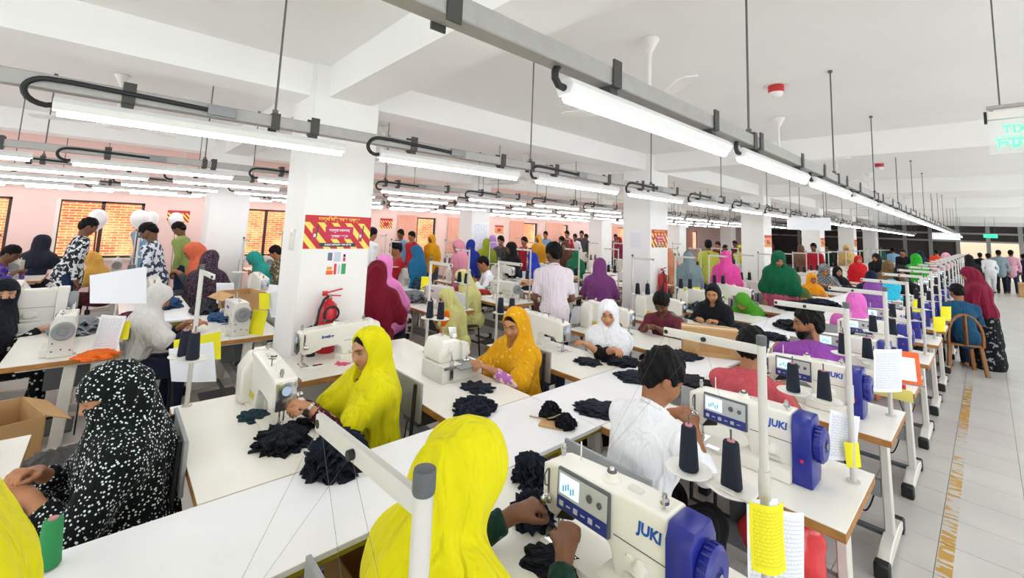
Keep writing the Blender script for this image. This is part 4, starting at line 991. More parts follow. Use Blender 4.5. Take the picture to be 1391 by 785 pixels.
        hd.ell(hl(0, 0.083, -0.0515), (0.023, 0.0095, 0.0062), HR, 0.008); hd.ell(hl(0, 0.080, -0.0625), (0.019, 0.0105, 0.0072), HR, 0.008)
        eyes = [hl(s*0.030, 0.0655, 0.010) for s in (-1, 1)]
        for e in eyes:
            c = (e+HR@np.array([0, 0.021, 0.0])).astype(F32)
            hd.cut(lambda P, c=c: -(np.sqrt(((P-c)**2).sum(1))-0.0145), 0.012)
        lidz = g('lids', -0.05)
        lo = hc-0.2; hi = hc+0.2
        base_d = hd.d
        def withlids(P):
            d = base_d(P)
            for e in eyes:
                q = (P-e.astype(F32))@HR.astype(F32); b_ = np.sqrt((q**2).sum(1))
                lid = np.maximum(b_-0.0152, np.maximum((0.0105*lidz)-q[:, 2]*1.0, -q[:, 1]-0.004)); low = np.maximum(b_-0.0146, np.maximum(q[:, 2]+0.0068, -q[:, 1]-0.004))
                d = smin(smin(d, lid, 0.003), low, 0.003)
            return d
        hd.d = withlids
        c = polygonise(hd, H[1], lo, hi); P = ((c[0]-hc)@HR); x, y, z = np.abs(P[:, 0]), P[:, 1], P[:, 2]
        co = np.tile(skin, (len(P), 1))
        lips = (y > 0.068)*np.exp(-((P[:, 0]/0.022)**4)-(((z+0.057)/0.0092)**4))
        co = co*(1-lips[:, None]*0.85)+np.array(srgb(g('lip', '#8e4a45')))*lips[:, None]*0.85
        br = (y > 0.045)*np.exp(-(((x-0.031)/0.021)**4)-(((z-0.031-0.004*np.sin((x-0.012)*70))/0.0062)**4))
        co = co*(1-br[:, None]*0.9)+np.array([0.012, 0.009, 0.008])*br[:, None]*0.9
        for e in eyes:
            q = (c[0]-e)@HR; rr = np.sqrt((q**2).sum(1)); ln = np.exp(-((q[:, 2]-0.0105*lidz)/0.0036)**2)*(rr < 0.0185)*(q[:, 1] > 0)
            co = co*(1-ln[:, None]*0.85)+0.01*ln[:, None]*0.85
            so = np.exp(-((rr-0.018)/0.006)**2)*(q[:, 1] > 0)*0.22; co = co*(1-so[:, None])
        if g('beard'):
            bb = sstep(-z, 0.030, 0.05)*sstep(y, -0.012, 0.01)*(1-lips)*(z > -0.135)*(1-sstep(y, 0.075, 0.085)*np.exp(-((z+0.028)/0.012)**2)); bb = np.maximum(bb, (y > 0.06)*np.exp(-((x/0.030)**4)-(((z+0.041)/0.006)**4)))
            co = co*(1-bb[:, None]*0.93)+np.array([0.010, 0.008, 0.007])*bb[:, None]*0.93
        co *= (1+0.05*np.sin(P[:, 0:1]*90)*np.sin(P[:, 2:3]*70))
        chunks.append(c); cols.append(co)
        for i, s in enumerate((-1, 1)):
            if g('nohands'): continue
            hs = Shape(); W = wr[i]; d = unit(unit(wr[i]-el[i])+np.array(g('hand_dir', (0, 0.15, -0.15)))); up = np.array([0, 0, 1.0]) if not g('palm') else np.array(g('palm'), float)
            n = unit(up-d*(up@d)); sd = np.cross(d, n)*s*-1.0           # n: back of hand; sd: towards the thumb (inward)
            curl = g('curl', 0.55); sc = 0.93 if fem else 1.02
            Pm = lambda a, b, c_: W+(d*a+sd*b+n*c_)*sc
            hs.cone(el[i]+(W-el[i])*0.72, W, 0.030, 0.0245*sc, 0.01); hs.cone(W, Pm(0.02, 0, 0), 0.0245*sc, 0.024*sc, 0.02)
            PR = np.stack([sd, d, n], 1); hs.ell(Pm(0.052, 0.0, 0.0), np.array([0.039, 0.050, 0.0155])*sc, PR, 0.018)
            for q, (off, ln) in enumerate(((0.028, 0.070), (0.0095, 0.078), (-0.0095, 0.072), (-0.027, 0.057))):
                p = Pm(0.082, off, 0.001); ang = 0.15+0.1*q*curl; spread = off*2.2; r = 0.0088*sc
                for m, (f, a) in enumerate(((0.45, curl*0.7), (0.30, curl*1.0), (0.25, curl*0.7))):
                    ang += a; dd = unit(d*math.cos(ang)-n*math.sin(ang)+sd*spread*0.6); p2 = p+dd*ln*f*sc
                    hs.cone(p, p2, r, r*0.92, 0.006 if m else 0.012); p = p2; r *= 0.92
            p = Pm(0.022, 0.026, -0.004); p1 = Pm(0.055, 0.050, -0.014); p2 = Pm(0.083, 0.048, -0.022-0.012*curl); p3 = Pm(0.104, 0.038, -0.028-0.02*curl)
            hs.cone(p, p1, 0.0125*sc, 0.0115*sc, 0.015); hs.cone(p1, p2, 0.011*sc, 0.0098*sc, 0.006); hs.cone(p2, p3, 0.0098*sc, 0.008*sc, 0.004)
            c = polygonise(hs, H[2]); chunks.append(c); cc = np.tile(skin*np.array([1.02, 0.98, 0.97]), (len(c[0]), 1)); cols.append(cc)
    out = {'body': (raw_mesh('body', chunks, [M_SKIN], np.concatenate(cols)),)}
    # --- eyes
    if lod == 0 and not g('noeyes'):
        for e in eyes:
            b_ = MB(); b_.ball((0, 0, 0), 0.0135, 16, 10)
            Vv = np.array(b_.v); look = np.array([0, 1, -0.25]); look = look/np.linalg.norm(look); cosang = (Vv/0.0135)@look
            cl = np.where(cosang[:, None] > 0.88, np.array([[0.012, 0.007, 0.005]]), np.array([[0.62, 0.58, 0.55]]))
            tri = [f for f in b_.f]; V2 = (Vv@HR.T)+e
            me = bpy.data.meshes.new('eye'); me.from_pydata(V2.tolist(), [], tri)
            at = me.color_attributes.new('Col', 'FLOAT_COLOR', 'POINT'); at.data.foreach_set('color', np.concatenate([cl, np.ones((len(cl), 1))], 1).astype(F32).ravel())
            for pg in me.polygons: pg.use_smooth = True
            me.materials.append(M_EYE); out.setdefault('eye', ()); out['eye'] = out['eye']+(me,)
    # --- garments
    rs = np.random.RandomState(seed); ph = rs.uniform(0, 6.28, 6)
    def wrinkle(A, f=1.0):
        def fn(P):
            x, y, z = P[:, 0]*f, P[:, 1]*f, P[:, 2]*f
            return A*(np.sin(38*z+14*x+6*np.sin(9*y+ph[0])+ph[1])*0.5+np.sin(24*x-19*z+22*y+3*np.sin(12*z+ph[2])+ph[3])*0.5)
        return fn
    tp = Shape(); torso(tp, 0.006); arms(tp, 0.008, g('sleeve', 1.95), 0.04, g('flare', 0.004)); tp.disp = wrinkle(g('crease', 0.0035))
    hem = g('hem', None)
    if not sit:
        if g('skirt'): tp.cone(hip+np.array([0, 0, 0.02]), np.array([0, 0.02, 0.42]), 0.15, 0.215, 0.08)
        else: tp.cone(hip+np.array([0, 0, 0.02]), hip+np.array([0, 0, -0.12]), 0.150*bulk, 0.155*bulk, 0.08)
    elif fem or g('skirt'):
        for i in (0, 1): tp.cone(hj[i], kn[i], 0.105, 0.085, 0.10)
    else: tp.cone(hip, hip+np.array([0, 0.06, -0.02]), 0.15*bulk, 0.12*bulk, 0.06)
    # neckline
    nk = (nb+sdir*0.035+fwd*0.03).astype(F32); tp.cut(lambda P: 0.062-np.sqrt((((P-nk)/np.array([1, 1, 1.0], F32))**2).sum(1)), 0.015)
    out['tunic' if fem else 'shirt'] = (raw_mesh('top', [polygonise(tp, H[0])], [None]),)
    if g('collar') and not fem:
        cl = Shape(); rr_ = 0.060
        for i in range(14):
            a0, a1 = 0.35+i*(2*math.pi-0.7)/14, 0.35+(i+1)*(2*math.pi-0.7)/14
            pt = lambda a: nb+sdir*(0.028+0.018*(-math.cos(a)))+np.array([1, 0, 0])*rr_*math.sin(a)+fwd*(rr_*math.cos(a)+0.008)
            cl.cone(pt(a0), pt(a1), 0.010, 0.010, 0.008)
        out['collar'] = (raw_mesh('collar', [polygonise(cl, 0.007)], [None]),)
    lo_ = Shape(); legs(lo_, 0.014, 0.05); lo_.ell(pel-np.array([0, 0, 0.02]), (0.155*bulk, 0.115*bulk, 0.10), TR, 0.05); lo_.disp = wrinkle(0.004)
    if g('skirt') and not sit: lo_.cone(hip, np.array([0, 0.02, 0.10]), 0.14, 0.23, 0.05)
    out['trousers'] = (raw_mesh('trousers', [polygonise(lo_, H[0]*1.3)], [None]),)
    if lod == 0 or not sit:
        sho = Shape()
        for i in (0, 1): sho.cone(an[i]+np.array([0, -0.035, -0.038]), an[i]+np.array([0, 0.145, -0.045]), 0.040, 0.030, 0.02)
        sho.cut(lambda P: -(P[:, 2]-0.0), 0.005)
        out['shoes'] = (raw_mesh('shoes', [polygonise(sho, max(0.012, H[0]*0.8))], [None]),)
    # --- scarf
    sk = g('scarf')
    if sk:
        s_ = Shape(); t = g('puff', 0.020); hem = g('hemz', 0.28)
        s_.ell(hl(0, -0.016, 0.026), (0.074+t, 0.092+t, 0.086+t), HR, 0.03)
        s_.ell(hl(0, -0.005, -0.060), (0.070+t*0.6, 0.082+t*0.5, 0.075), HR, 0.05)
        s_.cone(hl(0, -0.03, -0.05), nb-sdir*0.03, 0.074, 0.095, 0.06)
        if sk in ('wrap', 'niqab'): s_.ell(nb+fwd*0.045-sdir*0.02, (0.085, 0.062, 0.065), TR, 0.06)
        o = g('cape', 0.022)
        s_.cone(sh[0], sh[1], 0.052+o, 0.052+o, 0.07); s_.ell(chest+sdir*0.01, (0.148+o, 0.112+o, 0.165+o), TR, 0.08)
        if sk in ('orna', 'khimar', 'niqab'):
            s_.cone(hl(0, -0.075, -0.02), chest-fwd*0.10, 0.05, 0.09, 0.09)
        if fem:
            for s in (-1, 1): s_.ell(chest+fwd*0.078+np.array([s*0.06, 0, 0])-sdir*0.01, (0.062+o, 0.058+o, 0.064+o), None, 0.06)
        if hem < 0.22:
            s_.ell(waist, (0.15+o, 0.115+o, 0.17+o), TR, 0.08)
        if hem < -0.12: s_.cone(pel, pel+np.array([0, 0.01, hem]), 0.16+o, 0.21+o, 0.08)
        if hem < 0.05: s_.ell(pel, (0.175+o, 0.135+o, 0.14+o), TR, 0.08)
        af = g('arm_cover', 0.75)
        for i in (0, 1):
            s_.cone(sh[i], sh[i]+(el[i]-sh[i])*min(af, 1.0), 0.050+o, 0.056+o, 0.08)
            if af > 1: s_.cone(el[i], el[i]+(wr[i]-el[i])*(af-1), 0.054+o, 0.05+o, 0.08)
        A = g('fold', 0.013); nf = g('nfold', 9); nbz = float(nb[2]); hz = hipz+hem; ax = F32(waist[1])
        def folds(P):
            x, y, z = P[:, 0], P[:, 1]-ax, P[:, 2]; phi = np.arctan2(x, y)
            q = (P-hc.astype(F32))@HR.astype(F32)
            w_ = sstep(nbz+0.07-z, 0.0, 0.35)
            u = nf*phi+7*z+1.6*np.sin(2*phi+ph[0])+1.2*np.sin(9*z+ph[1])
            body = A*w_*(1.2*np.abs(np.sin(u*0.5))-0.55+0.35*np.sin(2.3*u+ph[2]))
            hw_ = sstep(z, nbz-0.05, nbz+0.05)
            head = hw_*0.0030*(np.sin(70*(q[:, 2]*0.75+q[:, 1]*0.55)+5*np.abs(q[:, 0])*10+ph[3])+0.6*np.sin(120*(q[:, 2]*0.3+q[:, 1]*0.7)+ph[4]))*sstep(-q[:, 1], -0.09, 0.03)
            return body+head
        if lod < 2: s_.disp = folds
        side = g('drape_side', 0.0)
        s_.cut(lambda P: (hz+0.02*np.sin(6*np.arctan2(P[:, 0], P[:, 1]-ax)+ph[5])+side*P[:, 0]+g('front_hem', 0.0)*(P[:, 1]-ax))-P[:, 2], 0.012)
        if sk == 'niqab': fc, fr = (0, 0.075, 0.014), (0.100, 0.085, 0.0175)
        elif sk == 'orna': fc, fr = (0, 0.088, 0.004), (0.070, 0.098, 0.104)
        else: fc, fr = (0, 0.108, -0.014), (0.0535, 0.082, 0.080)
        fc, fr = g('face_c', fc), g('face_r', fr); C_ = hl(*fc).astype(F32); Rr = np.array(fr, F32); Hm = HR.astype(F32)
        s_.cut(lambda P: -sd_ell(P, C_, Rr, Hm), 0.008)
        if sk == 'orna':                                     # open at the throat
            Cn = (hl(0, 0.085, -0.12)).astype(F32); s_.cut(lambda P: -sd_ell(P, Cn, np.array([0.035, 0.05, 0.06], F32), Hm), 0.02)
        out['headscarf'] = (raw_mesh('headscarf', [polygonise(s_, H[0]*0.82)], [None]),)
        if sk == 'orna' or g('hairline'):
            hsh = Shape(); hsh.ell(hl(0, -0.014, 0.032), (0.077, 0.094, 0.087), HR); Cf = hl(0, 0.085, -0.03).astype(F32)
            hsh.cut(lambda P: -sd_ell(P, Cf, np.array([0.066, 0.085, 0.100], F32), Hm), 0.01)
            out['hair'] = (raw_mesh('hair', [polygonise(hsh, H[1]*1.4)], [None]),)
    else:
        hsh = Shape(); vol = g('hairvol', 0.012)*0.72; Hm = HR.astype(F32)
        hsh.ell(hl(0, -0.016, 0.034+vol*0.4), (0.073+vol*0.8, 0.091+vol, 0.084+vol*1.3), HR, 0.02)
        hsh.ell(hl(0, -0.055, -0.02), (0.062+vol*0.3, 0.045+vol*0.5, 0.06), HR, 0.03)
        Cf = hl(0, 0.105, -0.045).astype(F32); hsh.cut(lambda P: -sd_ell(P, Cf, np.array([0.085, 0.100, 0.115], F32), Hm), 0.012)
        hcc = hc.astype(F32)
        def ears(P):
            q = (P-hcc)@Hm; return np.minimum(0.05-np.abs(q[:, 0]), q[:, 2]*0+9) if False else np.maximum(-(q[:, 2]+0.012), np.abs(q[:, 1]-0.005)-0.05)*-1.0
        def under(P):
            q = (P-hcc)@Hm; return np.minimum(-(q[:, 2]+0.010), q[:, 1]+0.028)
        hsh.cut(under, 0.012)
        if lod < 2:
            hsh.disp = lambda P: 0.0045*np.sin(190*P[:, 0]+70*P[:, 2]+9*np.sin(40*P[:, 1])+ph[0])*np.sin(150*P[:, 1]+90*P[:, 2]+ph[1])+0.004*np.sin(90*P[:, 1]+60*P[:, 0]+50*P[:, 2]+ph[2])
        if g('cap'):
            hsh.disp = None
        out['hair'] = (raw_mesh('hair', [polygonise(hsh, H[1]*1.1)], [None]),)
        if g('beard') and lod < 2:
            bs = Shape(); bs.ell(hl(0, 0.030, -0.055), (0.058, 0.064, 0.068), HR, 0.02); bs.ell(hl(0, 0.052, -0.088), (0.036, 0.034, 0.030), HR, 0.03); bs.off = 0.003
            def bc(P):
                q = (P-hcc)@Hm; x, y, z = np.abs(q[:, 0]), q[:, 1], q[:, 2]
                return np.maximum(z+0.044-0.55*np.maximum(x-0.03, 0), -(y-0.0))
            bs.cut(bc, 0.008); bs.disp = lambda P: 0.0018*np.sin(240*P[:, 0])*np.sin(230*P[:, 2])
            Cm = hl(0, 0.10, -0.056).astype(F32); bs.cut(lambda P: -sd_ell(P, Cm, np.array([0.025, 0.03, 0.012], F32), Hm), 0.004)
            out['beard'] = (raw_mesh('beard', [polygonise(bs, H[1])], [None]),)
    return out, dict(head=hc, wr=wr, el=el, HR=HR, nb=nb)
M_HAIR = mat('hair_black', '#0a0908', 0.6, bump=0.4, bscale=160, stretch=(1, 1, 0.25), spec=0.15)
M_SHOE = mat('sandal', '#3a2d26', 0.6)
_pc = {}
def person(label, xy, deg, top, low=None, scarf=None, key=None, s=1.0, group=None, cat='person', at=None, zadd=0.0, fix=None, **sp):
    """top/low/scarf: cloth materials. at=(px, py): put the head on that pixel's ray at the head's height"""
    if key is None or key not in _pc:
        sp['scarf'] = scarf[0] if scarf else None
        r = make_person(sp)
        if key is not None: _pc[key] = r
    else: r = _pc[key]
    parts, info = r; rz = math.radians(deg)
    if at is not None:
        h = info['head']*s; p = atz(at[0], at[1], h[2]+zadd); c, sn = math.cos(rz), math.sin(rz)
        if p[0] < -11.35 or p[1] > 33 or p[0] > 2 or p[2] > 2 or fix is not None:      # keep the figure inside the room: take its distance from the place it stands at
            r_ = ray(at[0], at[1]); p = atx(at[0], at[1], -11.35) if fix is None else (atx(at[0], at[1], fix[1]) if fix[0] == 'x' else aty(at[0], at[1], fix[1]))
            s = s*max(0.8, min(1.2, (p[2]-zadd)/h[2])); h = info['head']*s
        xy = (p[0]-(c*h[0]-sn*h[1]), p[1]-(sn*h[0]+c*h[1]))
    root = thing('person', label, cat, (xy[0], xy[1], zadd), rz, group); root.scale = (s, s, s)
    mm = {'tunic': top, 'shirt': top, 'collar': top, 'trousers': low or top, 'shoes': M_SHOE, 'headscarf': scarf[1] if scarf else None, 'hair': sp.get('hairmat', M_HAIR), 'beard': M_HAIR}
    for n, ms in parts.items():
        for me in ms:
            o = link(n, me, root)
            if n in mm:
                if not me.materials or me.materials[0] is None:
                    if not me.materials: me.materials.append(None)
                o.material_slots[0].link = 'OBJECT'; o.material_slots[0].material = mm[n]
    return root, info
# ================================================================== the people
C = cloth
c_yel = C('scarf_yellow', '#dbd20e', fold=0.8, fscale=7); c_yel2 = C('scarf_yellow_thin', '#dcd310', fold=0.8, fscale=7); c_must = C('scarf_mustard', '#d89c10', 'blotch', '#e6bb4a', 30, thresh=0.36); c_white = C('cotton_white', '#eef0f3')
c_wscarf = C('scarf_white', '#e9eaee'); c_black = C('cloth_black', '#15161a'); c_navy = C('cloth_navy', '#1a2238'); c_maroonprint = C('maroon_print', '#3a0f1e', 'blotch', '#c9a08c', 38, thresh=0.42)
c_dots = C('dotted_black', '#0a1113', 'dots', '#dfe8e4', 78, thresh=0.30, fold=0.5); c_salmon = C('shirt_salmon', '#c1525a'); c_purple = C('shirt_purple', '#8d46a0'); c_polo = C('polo_maroon', '#6d2f3d')
c_lilacprint = C('lilac_print', '#b06ab0', 'blotch', '#e9c9b0', 30, thresh=0.45); c_green = C('scarf_green', '#0f5c3c'); c_lime = C('scarf_leaf', '#4c9424'); c_pink = C('scarf_pink', '#e64fa0'); c_rose = C('dress_rose', '#b0526a')
c_grey = C('scarf_grey', '#7d9196'); c_ygreen = C('shirt_yellowgreen', '#b8bd4a'); c_blue = C('shirt_blue', '#4b93d6'); c_orange = C('scarf_orange', '#ef9a1e'); c_olive = C('scarf_olive', '#5f6a3a')
c_check = C('check_grey', '#3e4448', 'check', '#9aa0a0', 40); c_red = C('scarf_red', '#c41f27'); c_violet = C('scarf_violet', '#7d4798'); c_cyan = C('scarf_cyan', '#2fb4d6'); c_grn2 = C('scarf_brightgreen', '#2aa02c')
c_redor = C('shirt_redorange', '#dc4424'); c_wine = C('scarf_wine', '#7c1a34'); c_floral = C('skirt_floral', '#121316', 'blotch', '#8a8f92', 16, thresh=0.4); c_teal = C('cloth_teal', '#1d4f70'); c_sky = C('shirt_sky', '#7d9fc0')
c_offw = C('scarf_ivory', '#dcdad6'); c_tan = C('scarf_tan', '#d9a64e'); c_dkmar = C('dress_darkmaroon', '#46141d'); c_bwprint = C('print_blackwhite', '#d5dadb', 'blotch', '#22282c', 22, thresh=0.52); c_bwprint2 = C('print_bluewhite', '#d8dde4', 'blotch', '#3a4658', 18, thresh=0.5)
c_gshirt = C('shirt_moss', '#8fa35c'); c_coral = C('scarf_coral', '#d96a4c'); c_plum = C('plum_dots', '#3a2a38', 'dots', '#a58a9a', 60, thresh=0.25); c_purp2 = C('purple_tie', '#4a3aa8', 'blotch', '#8f6ac8', 12, thresh=0.45); c_oliveprint = C('olive_print', '#5a5640', 'blotch', '#b0a68a', 24, thresh=0.42)
c_tealsc = C('scarf_tealblue', '#1e5f86'); c_pinkprint = C('pink_print', '#e7a9ba', 'bands', '#c25a78', 22, thresh=0.45); c_bluesc = C('scarf_navyblue', '#1f2f8a'); c_oliveg = C('scarf_olivegreen', '#8f9a22'); c_lilac = C('scarf_lilac', '#b48ad0'); c_dark = C('shirt_charcoal', '#4a4a4e')
c_cream = C('scarf_cream', '#d9d68a'); c_red2 = C('shirt_red', '#b0222e'); c_royal = C('scarf_royal', '#2b3fb0'); c_stripe = C('shirt_striped', '#e9e8ee', 'stripes', '#c9a9b4', 30, thresh=0.3); c_jean = C('jeans', '#22304c'); c_beige = C('trouser_beige', '#8d8a80')
SK1, SK2, SK3 = '#b27c58', '#9a6746', '#6f4a33'

# ---- aisle row (face +Y)
person('woman in a bright yellow scarf standing at the near end of the infeed table', (-1.31, -0.256), 10, c_yel, None, ('khimar', c_yel2), hemz=-0.45, arm_cover=1.7, puff=0.03, nfold=11, seed=3, skin=SK1, lean=0.0, cape=0.072, pose='stand', s=0.985, lhand=(-0.2, 0.1, 0.8), rhand=(0.2, 0.1, 0.8))
person('woman in a bright yellow scarf seen from behind, bent over her machine', (-1.06, 0.60), 2, C('dress_darkgreen', '#123328', 'blotch', '#2f7a58', 30), c_navy, ('khimar', c_yel), hemz=0.02, arm_cover=0.95, puff=0.034, cape=0.035, fold=0.020, nfold=6, seed=5, lean=0.30, head_pitch=0.70, s=1.07, skin=SK3, lhand=(-0.10, 0.52, 0.83), rhand=(0.13, 0.50, 0.84), sleeve=1.85, curl=0.8, drape_side=0.1)
person('man in a white shirt seen from behind, sewing with both hands', (-1.20, 1.90), -14, c_white, c_black, None, fem=False, lean=0.30, head_pitch=0.55, head_yaw=-0.45, sleeve=1.3, collar=True, lhand=(-0.17, 0.46, 0.83), rhand=(-0.03, 0.46, 0.83), skin=SK2, hairvol=0.020, seed=8, s=1.07, bulk=1.14, shw=1.08, crease=0.006)
person('man in a salmon shirt and dark cap-like hair seen from behind', (-1.12, 3.02), -4, c_salmon, c_navy, None, fem=False, lean=0.32, head_pitch=0.45, sleeve=1.2, lhand=(-0.12, 0.46, 0.83), rhand=(0.12, 0.45, 0.82), skin=SK2, hairvol=0.022, seed=9, s=1.05, bulk=1.10, shw=1.02, crease=0.006)
person('bearded man in a purple shirt turning his head to the infeed table', (-0.99, 4.30), 28, c_purple, c_navy, None, fem=False, lean=0.24, head_pitch=0.18, head_yaw=1.55, bulk=1.12, shw=1.1, sleeve=1.1, beard=True, lhand=(-0.18, 0.40, 0.84), rhand=(0.2, 0.36, 0.84), skin=SK2, hairvol=0.018, seed=10, s=1.06, lids=-0.3)
person('woman in a bright pink scarf bent at the aisle row', (0, 0), -6, c_pink, None, ('wrap', C('scarf_hotpink', '#e06ec0')), at=(1163, 412), fix=('y', 6.85), lod=1, lean=0.35, head_pitch=0.6, head_yaw=0.3, hemz=0.2, seed=11, skin=SK1)
person('woman in a violet scarf bent at the aisle row', (0, 0), -6, c_violet, None, ('khimar', c_violet), at=(1187, 395), fix=('y', 8.05), lod=1, lean=0.35, head_pitch=0.6, hemz=0.1, seed=12, skin=SK1)
person('woman in a turquoise scarf bent low over the aisle row', (0, 0), -10, c_navy, None, ('khimar', c_cyan), at=(1212, 393), fix=('y', 9.3), lod=1, lean=0.55, head_pitch=0.9, hemz=0.1, seed=13, skin=SK1)
person('woman in a navy scarf at the aisle row behind the violet scarf', (0, 0), -6, c_navy, None, ('wrap', C('scarf_nightblue', '#141a3a')), at=(1184, 377), fix=('y', 11.7), lod=1, lean=0.3, head_pitch=0.5, hemz=0.2, seed=14, skin=SK1)
# ---- row before the columns (face -Y)
person('woman in a black veil with white dots seated before the infeed table', (-2.60, 0.21), 184, c_dots, c_dots, ('niqab', c_dots), hemz=-0.06, arm_cover=0.98, puff=0.024, fold=0.012, nfold=8, seed=21, lean=0.20, head_pitch=0.42, head_yaw=-0.05, skin=SK1, sleeve=1.75, lhand=(-0.06, 0.34, 0.80), rhand=(0.09, 0.33, 0.83), curl=0.7, flare=0.012)
yw, yi = person('woman in a bright yellow scarf with a wristwatch, working with her hands', (-2.60, 1.30), 184, c_maroonprint, c_navy, ('orna', c_yel), hemz=0.0, arm_cover=0.72, puff=0.018, fold=0.016, nfold=12, seed=22, lean=0.10, head_pitch=0.30, head_yaw=0.12, skin='#b8835f', sleeve=1.8, lhand=(-0.02, 0.42, 0.88), rhand=(0.05, 0.42, 0.87), curl=0.9)
wd_ = yi['wr'][0]-yi['el'][0]; wd_ = wd_/np.linalg.norm(wd_); wp = yi['wr'][0]-wd_*0.012
wm = MB(); wm.cyl(tuple(wp-wd_*0.008), tuple(wp+wd_*0.008), 0.0335, n=20); wo_ = link('wristwatch', wm.mesh('wristwatch', M_CHROME), yw)
wf = MB(); wn = np.cross(wd_, np.array([0, 0, 1.0])); wn = wn/np.linalg.norm(wn); wn = wn if wn[0] < 0 else -wn; wf.cyl(tuple(wp+wn*0.030), tuple(wp+wn*0.040), 0.016, n=16); link('watch_case', wf.mesh('watch_case', M_CHROME), wo_)
person('woman in a mustard yellow embroidered scarf at the overlock machine', (-2.62, 2.56), 186, c_lilacprint, c_must, ('orna', c_must), hemz=-0.02, arm_cover=0.85, puff=0.020, fold=0.014, nfold=11, seed=23, lean=0.12, head_pitch=0.42, head_yaw=0.1, skin=SK1, sleeve=1.8, lhand=(-0.06, 0.42, 0.86), rhand=(0.10, 0.40, 0.86))
person('woman in a white scarf over a black dress facing the infeed table', (-2.46, 3.58), 196, c_black, None, ('wrap', c_wscarf), hemz=0.12, arm_cover=0.45, puff=0.018, fold=0.010, seed=24, lean=0.10, head_pitch=0.28, head_yaw=0.25, skin='#c08c66', sleeve=1.7, lhand=(0.06, 0.40, 0.90), rhand=(-0.16, 0.40, 0.90), lids=-0.25)
person('man in a maroon polo shirt looking down at the table', (-2.62, 4.98), 190, c_polo, c_navy, None, fem=False, lean=0.30, head_pitch=0.75, sleeve=0.75, collar=True, skin=SK3, hairvol=0.024, seed=25, lhand=(-0.06, 0.42, 0.84), rhand=(0.10, 0.42, 0.84), s=1.0)
person('woman in a black scarf and dress, head bowed, behind the cardboard box', (0, 0), 186, c_black, None, ('orna', c_black), at=(968, 398), fix=('y', 6.0), hemz=0.05, puff=0.014, seed=26, lean=0.16, head_pitch=0.45, head_yaw=0.15, skin='#b98560', lod=0)
person('woman in a leaf-green scarf bent low beside the black scarf', (0, 0), 175, c_lime, None, ('khimar', c_lime), at=(1008, 410), fix=('y', 7.0), hemz=0.0, seed=27, lean=0.75, head_pitch=1.0, lod=1, arm_cover=1.1, skin=SK1)
person('woman in an orange scarf facing the infeed table', (0, 0), 214, c_orange, None, ('wrap', c_orange), at=(1103, 379), fix=('y', 10.8), hemz=0.1, seed=28, lod=1, head_pitch=0.15, skin=SK2)
person('woman in an olive scarf beside the orange scarf', (0, 0), 205, c_olive, None, ('wrap', c_olive), at=(1080, 380), fix=('y', 9.6), hemz=0.1, seed=29, lod=1, head_pitch=0.3, skin=SK2)
person('woman in a black scarf with a grey checked wrap, facing the aisle row', (0, 0), 216, c_check, None, ('wrap', c_black), at=(1138, 369), fix=('y', 13.2), hemz=0.1, seed=30, lod=1, head_pitch=0.15, skin=SK1)
person('woman in a checked grey scarf bent beside the black scarf', (0, 0), 200, c_check, None, ('khimar', c_check), at=(1120, 367), fix=('y', 12.0), hemz=0.1, seed=31, lod=1, lean=0.3, head_pitch=0.6, skin=SK1)
person('woman in a red scarf and dark red cap standing at the infeed table', (0, 0), 212, c_red, None, ('wrap', c_red), at=(1166, 353), fix=('y', 15.4), hemz=0.1, seed=32, lod=1, pose='stand', s=0.9, head_pitch=0.2, skin=SK1)
person('woman in a long black scarf standing beside the red scarf', (0, 0), 160, c_black, None, ('khimar', c_black), at=(1190, 350), fix=('y', 16.2), hemz=-0.1, seed=33, lod=1, pose='stand', s=0.93, head_pitch=0.4, skin=SK1)
# ---- standing at and between the front rows
person('woman in a dark green scarf and rose dress standing with bowed head', (0, 0), 190, c_rose, c_rose, ('khimar', c_green), at=(1058, 352), fix=('y', 8.35), hemz=0.05, seed=34, lod=1, pose='stand', s=1.06, head_pitch=0.65, head_yaw=0.4, lean=0.15, skirt=True, arm_cover=1.15, cape=0.036, skin=SK1, puff=0.026)
person('woman in a bright pink scarf standing with her back turned', (0, 0), 20, c_pink, c_navy, ('khimar', c_pink), at=(986, 350), fix=('y', 8.6), hemz=0.05, seed=35, lod=1, pose='stand', s=1.04, head_pitch=0.3, skin=SK1, arm_cover=1.0)
person('woman in a grey-green scarf standing beside the second column', (0, 0), 40, c_grey, c_dark, ('khimar', c_grey), at=(935, 350), fix=('y', 8.05), hemz=0.0, seed=36, lod=1, pose='stand', s=1.02, head_pitch=0.3, skin=SK1)
person('man in a yellow-green shirt standing with his back turned', (0, 0), 30, c_ygreen, c_jean, None, at=(962, 333), fix=('y', 11.2), seed=37, lod=1, pose='stand', fem=False, s=1.08, head_pitch=0.2, skin=SK3)
person('man in a blue shirt standing with his back turned by the third column', (0, 0), 40, c_blue, c_jean, None, at=(1024, 336), fix=('y', 14.3), seed=38, lod=1, pose='stand', fem=False, s=1.08, head_pitch=0.2, skin=SK3, sleeve=0.7)
person('man in a striped white shirt and jeans standing in the side aisle', (0, 0), 55, c_stripe, c_jean, None, at=(752, 345), seed=39, lod=0, pose='stand', fem=False, s=1.06, head_pitch=0.35, head_yaw=0.5, skin=SK3, sleeve=0.8, collar=True, lhand=(-0.15, 0.28, 0.92), rhand=(0.15, 0.28, 0.92), hairvol=0.02)
person('woman in a wine red scarf and black floral skirt standing in the aisle', (0, 0), 100, c_floral, c_floral, ('khimar', c_wine), at=(1316, 373), fix=('y', 10.3), hemz=-0.05, seed=40, lod=0, pose='stand', s=1.0, lean=0.22, head_pitch=0.55, head_yaw=0.2, skirt=True, arm_cover=0.9, skin=SK1, noeyes=True, lhand=(-0.1, 0.4, 0.9), rhand=(0.1, 0.4, 0.9))
